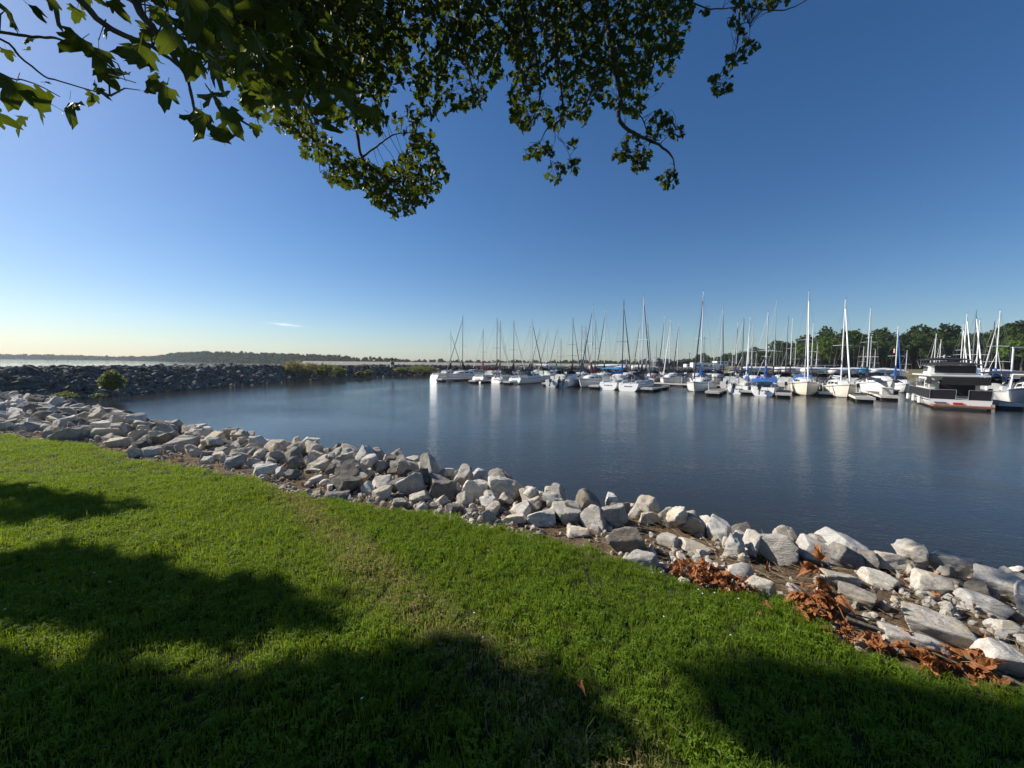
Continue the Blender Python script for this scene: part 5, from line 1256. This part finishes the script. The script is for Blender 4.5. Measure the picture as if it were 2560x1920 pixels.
for x, y, s_ in NEAR:
    Y = .165 * F / s_ * random.uniform(.95, 1.1) * .80; Y = min(max(Y, 1.25), 3.2); add_leaf(x, y, Y, s_ * Y / F * .80, .7)
    if s_ > 55 and x > 250: add_leaf(x + random.uniform(-30, 30), y + random.uniform(-30, 20), Y + .25, s_ * Y / F * .85, .7)
def fill(poly, n_, dfun, lo, hi, clump=0):
    xs = [p[0] for p in poly]; ys = [p[1] for p in poly]; c = 0
    while c < n_:
        x, y = random.uniform(min(xs), max(xs)), random.uniform(min(ys), max(ys))
        if not in_poly([x], [y], poly)[0]: continue
        if clump and mn.noise(Vector((x * .014, y * .014, 3.3))) + .28 * math.sin(y * .05) * 0 < random.uniform(-.48, .05) - (.22 if y < 130 else 0): continue
        Y = dfun(x) + random.uniform(-.7, .9); add_leaf(x, y, Y, random.uniform(lo, hi)); c += 1
fill(MASS, 6400, dep, .07, .13, 1)
fill([(430, -90), (470, 60), (620, 190), (900, 230), (1150, 200), (1600, 210), (1690, 90), (1720, -90)], 1700, dep, .08, .13, 0)
fill(HANG, 760, lambda x: 6.0, .08, .13, 0)
fill([(380, -80), (470, 60), (600, 250), (820, 280), (980, 60), (900, -80)], 420, lambda x: dep(x) * .75, .08, .14)
for x, y, r, n_ in BLOBS:
    for i in range(int(n_ * 1.9)):
        a = random.uniform(0, 6.28); q = r * SC * math.sqrt(random.random()); add_leaf(x * SC + q * math.cos(a), y * SC + q * math.sin(a), 6.3 + random.uniform(-.15, .15), random.uniform(.07, .12))
leaves.sort(key=lambda t: -t[2] * (1 if True else 0))

TB = Vector((-3.6, -3.2, 0))
syc = empty('sycamore_tree', TB, 0, 'sycamore tree with lobed leaves whose branches hang across the top of the view', 'tree')
def loc(p): return Vector(p) - TB
top0 = Vector((-3.4, -2.8, 3.6))
MB().tube([loc(TB + Vector((0, 0, -.3))), loc((-3.6, -3.2, .4)), loc((-3.5, -3.0, 2)), loc(top0), loc((-3.3, -2.4, 5.5)), loc((-3.2, -2.0, 8)), loc((-3, -1.6, 11))], [.48, .36, .31, .28, .24, .17, .07], 12).build('trunk', M['bark'], syc, True)
hubs = []
def limb(pts, r0, r1, name='limb'):
    P_ = [Vector(p) for p in pts]; Q = []
    for i in range(len(P_) - 1):
        for j in range(4):
            f = j / 4; a = P_[max(i - 1, 0)]; b = P_[i]; c = P_[i + 1]; d = P_[min(i + 2, len(P_) - 1)]
            Q.append(.5 * ((2 * b) + (c - a) * f + (2 * a - 5 * b + 4 * c - d) * f * f + (3 * b - a - 3 * c + d) * f ** 3))
    Q.append(P_[-1]); rs = [r0 + (r1 - r0) * i / (len(Q) - 1) for i in range(len(Q))]
    Q = [q + Vector((random.uniform(-1, 1), random.uniform(-1, 1), random.uniform(-1, 1))) * rs[i] * .35 for i, q in enumerate(Q)]
    MB().tube([loc(q) for q in Q], rs, 7 if r0 > .02 else 5).build(name, M['bark'], syc, True); hubs.extend((q, r) for q, r in zip(Q, rs)); return Q
A = at
limb([top0, (-2.6, -.2, 4.6), A(620, -160, 3.6), A(900, -90, 5.0), A(1250, -110, 6.0), A(1500, -100, 6.6), A(1850, -30, 6.8), A(2200, -110, 7)], .12, .02)
limb([(-3.3, -2.4, 5.2), (-2, 1, 6.6), A(900, -350, 5.2), A(1300, -330, 6.4), A(1700, -400, 7)], .11, .03)
limb([top0, A(-100, -600, 1.5)], .05, .03)
limb([A(-100, -600, 1.5), A(60, -250, 1.8), A(160, -60, 1.9), A(240, 45, 1.95), A(330, 95, 2.0), A(395, 126, 2.05), A(450, 168, 2.1), A(485, 190, 2.15)], .022, .004)
limb([A(-260, 10, 1.7), A(-120, 60, 1.75), A(0, 80, 1.8), A(80, 92, 1.8), A(140, 96, 1.82), A(185, 116, 1.85), A(232, 124, 1.9), A(262, 140, 1.9)], .008, .003)
limb([A(-260, 10, 1.7), A(0, 98, 1.8), A(48, 140, 1.8), A(110, 190, 1.82), A(150, 203, 1.85), A(250, 233, 1.9), A(275, 240, 1.9)], .006, .002)
limb([A(-260, 10, 1.7), A(0, 182, 1.8), A(60, 200, 1.82), A(110, 220, 1.85), A(150, 242, 1.87)], .004, .002)
limb([A(-100, -600, 1.5), A(-220, -200, 1.6), A(-260, 10, 1.7)], .02, .008)
limb([A(-100, -600, 1.5), A(150, -250, 2.0), A(290, -90, 2.2), A(350, 30, 2.2), A(400, 90, 2.2), A(440, 150, 2.2), A(470, 200, 2.25), A(490, 300, 2.3)], .03, .006)
limb([A(620, -160, 3.6), A(640, 30, 3.7), A(575, 60, 3.4), A(560, 160, 3.2)], .02, .006)
limb([A(900, -90, 5.0), A(870, 60, 5.6), A(880, 200, 5.9), A(892, 331, 6), A(905, 395, 6), A(940, 425, 6), A(985, 449, 6), A(1018, 486, 6), A(1045, 515, 6)], .035, .007)
limb([A(905, 395, 6), A(934, 372, 6.05), A(961, 351, 6.1), A(990, 335, 6.1), A(1040, 330, 6.1)], .018, .006)
limb([A(905, 395, 6), A(870, 405, 6), A(855, 417, 6), A(815, 440, 6)], .016, .005)
limb([A(920, 395, 6), A(930, 410, 6), A(960, 425, 6), A(1010, 450, 6)], .010, .004)
limb([A(985, 449, 6), A(1000, 480, 6), A(1000, 520, 6)], .010, .004)
limb([A(1500, -100, 6.6), A(1520, 60, 6.4), A(1549, 231, 6.3), A(1551, 307, 6.3), A(1600, 340, 6.3), A(1648, 363, 6.3), A(1675, 385, 6.3), A(1685, 405, 6.3), A(1686, 440, 6.3)], .045, .006)
limb([A(1553, 275, 6.3), A(1598, 286, 6.3), A(1618, 330, 6.3), A(1618, 345, 6.3), A(1603, 388, 6.3)], .012, .004)
limb([A(1648, 363, 6.3), A(1665, 345, 6.3), A(1690, 325, 6.3)], .008, .003)
limb([A(1400, -110, 6.4), A(1390, 100, 6.3), A(1408, 280, 6.3), A(1370, 318, 6.3), A(1350, 358, 6.3)], .03, .004)
limb([A(1408, 280, 6.3), A(1385, 307, 6.3), A(1388, 347, 6.3), A(1377, 383, 6.3), A(1376, 410, 6.3)], .008, .003)
limb([A(1403, 315, 6.3), A(1395, 344, 6.3), A(1410, 360, 6.3), A(1424, 390, 6.3), A(1432, 405, 6.3)], .007, .003)
limb([A(1400, 345, 6.3), A(1415, 358, 6.3), A(1445, 355, 6.3)], .005, .002)
limb([A(1250, -110, 6.0), A(1330, 100, 6.2), A(1350, 240, 6.3), A(1320, 320, 6.3)], .03, .006)
limb([A(1850, -30, 6.8), A(1847, 72, 6.6), A(1837, 130, 6.5), A(1815, 163, 6.4), A(1786, 210, 6.4)], .018, .005)
limb([A(1850, 60, 6.6), A(1873, 60, 6.5), A(1872, 110, 6.4)], .008, .003)
limb([A(1500, -100, 6.6), A(1740, 10, 6.7), A(1790, 22, 6.7), A(1850, 15, 6.8)], .014, .008)
limb([A(1850, 15, 6.8), A(1960, 25, 6.8), A(2050, -20, 6.8)], .012, .008)
limb([A(1120, -110, 6), A(1150, 60, 6), A(1175, 200, 6.1), A(1200, 260, 6.1)], .03, .005)
limb([A(1300, -110, 6.1), A(1480, 60, 6.3), A(1490, 200, 6.4), A(1440, 300, 6.3)], .025, .005)
limb([A(760, -100, 4.4), A(740, 100, 4.6), A(760, 260, 5), A(790, 330, 5.6), A(800, 430, 5.9)], .025, .004)
H_ = np.array([h[0][:] for h in hubs])
tw = MB()
for i, (mt, gi_, ps) in enumerate(leaves):
    if i % 2 and ps < 40: continue
    p = mt @ Vector((0, -.3, 0)); dd_ = np.linalg.norm(H_ - np.array(p), axis=1); j = int(dd_.argmin())
    if dd_[j] < (.28 if p.y < 3.4 else .45):
        q = Vector(H_[j]); mid = (p + q) / 2 + Vector((random.uniform(-.05, .05), random.uniform(-.05, .05), .04))
        tw.tube([loc(q), loc(mid), loc(p)], [.005, .0035, .002], 3, False)
o = tw.build('twigs', M['bark'], syc); o['kind'] = 'stuff'
big = [t for t in leaves]; inview = []
for t in leaves:
    c = t[0].to_translation(); q = project(np.array([c[:]])); t_in = (-20 < q[0][0] < 2580) and (-20 < q[1][0] < 900); inview.append(t_in)
parts = [t for t, v in zip(leaves, inview) if v][:298]; pid = set(id(t) for t in parts)
for mt, gi_, ps in parts:
    o = link(bpy.data.objects.new('leaf', LM[gi_]), syc); o.matrix_basis = Matrix.Translation(-TB) @ mt
rest = [(Matrix.Translation(-TB) @ t[0], t[1]) for t in leaves if id(t) not in pid]

# unseen crown leaves and an added tree, placed to cast the lawn shade
SH_PX = [  # shade on the lawn (photograph pixels)
 [(-900, 1225), (0, 1215), (200, 1245), (330, 1262), (200, 1300), (0, 1300), (-900, 1320)],
 [(-900, 1390), (0, 1375), (200, 1385), (330, 1440), (500, 1478), (650, 1488), (760, 1540), (840, 1600), (760, 1680), (600, 1700), (450, 1670), (360, 1600), (180, 1590), (0, 1650), (-900, 1720)],
 [(-900, 1760), (0, 1735), (200, 1680), (400, 1630), (620, 1690), (820, 1740), (1000, 1725), (1130, 1700), (1190, 1660), (1260, 1740), (1420, 1800), (1460, 1930), (1500, 2300), (-900, 2300)],
 [(1900, 1750), (1990, 1710), (2150, 1695), (2350, 1745), (2700, 1830), (2700, 1960), (2400, 1910), (2150, 1860), (2000, 1810)],
 [(2350, 1340), (2480, 1370), (2700, 1400), (2700, 1480), (2480, 1440)],
 [(2400, 1480), (2560, 1490), (2700, 1520), (2700, 1570), (2450, 1530)],
 [(2420, 1590), (2560, 1600), (2700, 1650), (2700, 1700), (2450, 1640)],
]
SH = [[on(x, max(y, 1000), .05)[:2] for x, y in poly] for poly in SH_PX]
sd_ = np.array(sun_dir); hsc = np.array([sd_[0] / sd_[2], sd_[1] / sd_[2]])
def shade_ok(P):
    G = P[:, :2] - hsc * (P[:, 2:3]); m_ = np.zeros(len(P), bool)
    for poly in SH: m_ |= in_poly(G[:, 0], G[:, 1], poly)
    return m_, G
def outside_frame(P, marg=70):
    c = (P - CAMV) @ ROTT.T; zz = -c[:, 2]; x = 1280 + F * c[:, 0] / np.maximum(zz, .01); y = 960 - F * c[:, 1] / np.maximum(zz, .01)
    return (zz < .05) | (x < -marg) | (x > 2560 + marg) | (y < -marg) | (y > 1920 + marg)
def lit_zone(G):       # ground in view that must stay in the sun
    c = (np.column_stack([G, np.zeros(len(G))]) - CAMV) @ ROTT.T; zz = -c[:, 2]; x = 1280 + F * c[:, 0] / np.maximum(zz, .01); y = 960 - F * c[:, 1] / np.maximum(zz, .01)
    return (zz > .05) & (x > -60) & (x < 2620) & (y < 1990)
# A: crown of the sycamore above and behind the camera
N = 110000
v = rng.normal(size=(N, 3)); v /= np.linalg.norm(v, axis=1)[:, None]; v *= (rng.random(N) ** .4)[:, None]
PA = v * np.array([5.5, 5.5, 4.2]) + np.array([-3.0, -.5, 7.6]); PA = PA[PA[:, 2] > 3.0]
m_, G = shade_ok(PA); ok = outside_frame(PA) & ((m_ & (rng.random(len(PA)) < .03)) | ~lit_zone(G)); PA = PA[ok][:17000]
def rand_mats(P, lo, hi):
    return [(mat4(p, (random.uniform(-1.4, 1.4), random.uniform(-1.4, 1.4), random.uniform(0, 6.28)), random.uniform(lo, hi)), random.randrange(8)) for p in P]
rest += rand_mats(PA - np.array(TB), .14, .21)
leaf_cloud('foliage', rest, LG, M['leaf'], syc)
# B: added unseen tree left of the picture, crown shaped from the wanted shade
pts = []
for pi, poly in enumerate(SH[:4]):
    xs = [p[0] for p in poly]; ys = [p[1] for p in poly]; n_ = [1100, 4300, 10500, 800][pi]
    X = rng.uniform(max(min(xs), -14), min(max(xs), 9), n_ * 5); Y = rng.uniform(max(min(ys), -3), max(ys), n_ * 5); k = in_poly(X, Y, poly)
    nz_ = np.array([mn.noise(Vector((a * .55 + 4, b * 2.3, 1.7))) for a, b in zip(X, Y)]); k &= nz_ > (-.12 if pi != 3 else -.02); X, Y = X[k][:n_] + rng.normal(0, .16, len(X[k][:n_])), Y[k][:n_] + rng.normal(0, .07, len(X[k][:n_]))
    Z = rng.uniform(2.2, 7.5, len(X)) if pi != 3 else rng.uniform(5.0, 9.0, len(X))
    pts.append(np.column_stack([X + hsc[0] * Z, Y + hsc[1] * Z, Z]))
PB = np.concatenate(pts); cz = PB - np.array([-9.5, 3.6, 5.4]); PB = PB[(np.abs(cz / np.array([7.0, 6.0, 4.0])) ** 2).sum(1) < 1]
PB = PB[outside_frame(PB, 120)]
print('shade leaves', len(PA), len(PB))
T2 = Vector((-10.2, 2.6, 0)); s2 = empty('sycamore_tree', T2, 0, 'unseen second sycamore added outside the left of the view to shade the lawn', 'tree')
MB().tube([(0, 0, -.3), (0, 0, .4), (.1, .1, 2), (.1, .3, 4), (0, .4, 7), (0, .4, 9)], [.42, .32, .27, .22, .12, .04], 12).build('trunk', M['bark'], s2, True)
for i in range(14):
    a = random.uniform(0, 6.28); q = random.uniform(2, 4.2); z = random.uniform(2.5, 6)
    MB().tube([(0, .2, z), (q * .5 * math.cos(a), .3 + q * .45 * math.sin(a), z + .9), (q * math.cos(a), .3 + q * .8 * math.sin(a), z + 1.3)], [.09, .05, .015], 6).build('limb', M['bark'], s2)
leaf_cloud('foliage', rand_mats(PB - np.array(T2), .15, .22), LG, M['leaf'], s2)

# ------------------------------------------------------------------ air
HAZE = 0.00018
if HAZE:
    hz_ = MB().box((0, 900, 25), (5200, 2100, 56)).build('haze', None); tag(hz_, 'thin pale summer haze over the lake', kind='stuff')
    m = bpy.data.materials.new('haze_air'); m.use_nodes = True; n, l = m.node_tree.nodes, m.node_tree.links; n.remove(n['Principled BSDF'])
    pv = n.new('ShaderNodeVolumePrincipled'); pv.inputs['Color'].default_value = (.80, .88, 1, 1); pv.inputs['Density'].default_value = HAZE; pv.inputs['Anisotropy'].default_value = .2
    l.new(pv.outputs[0], n['Material Output'].inputs['Volume']); hz_.data.materials.append(m)
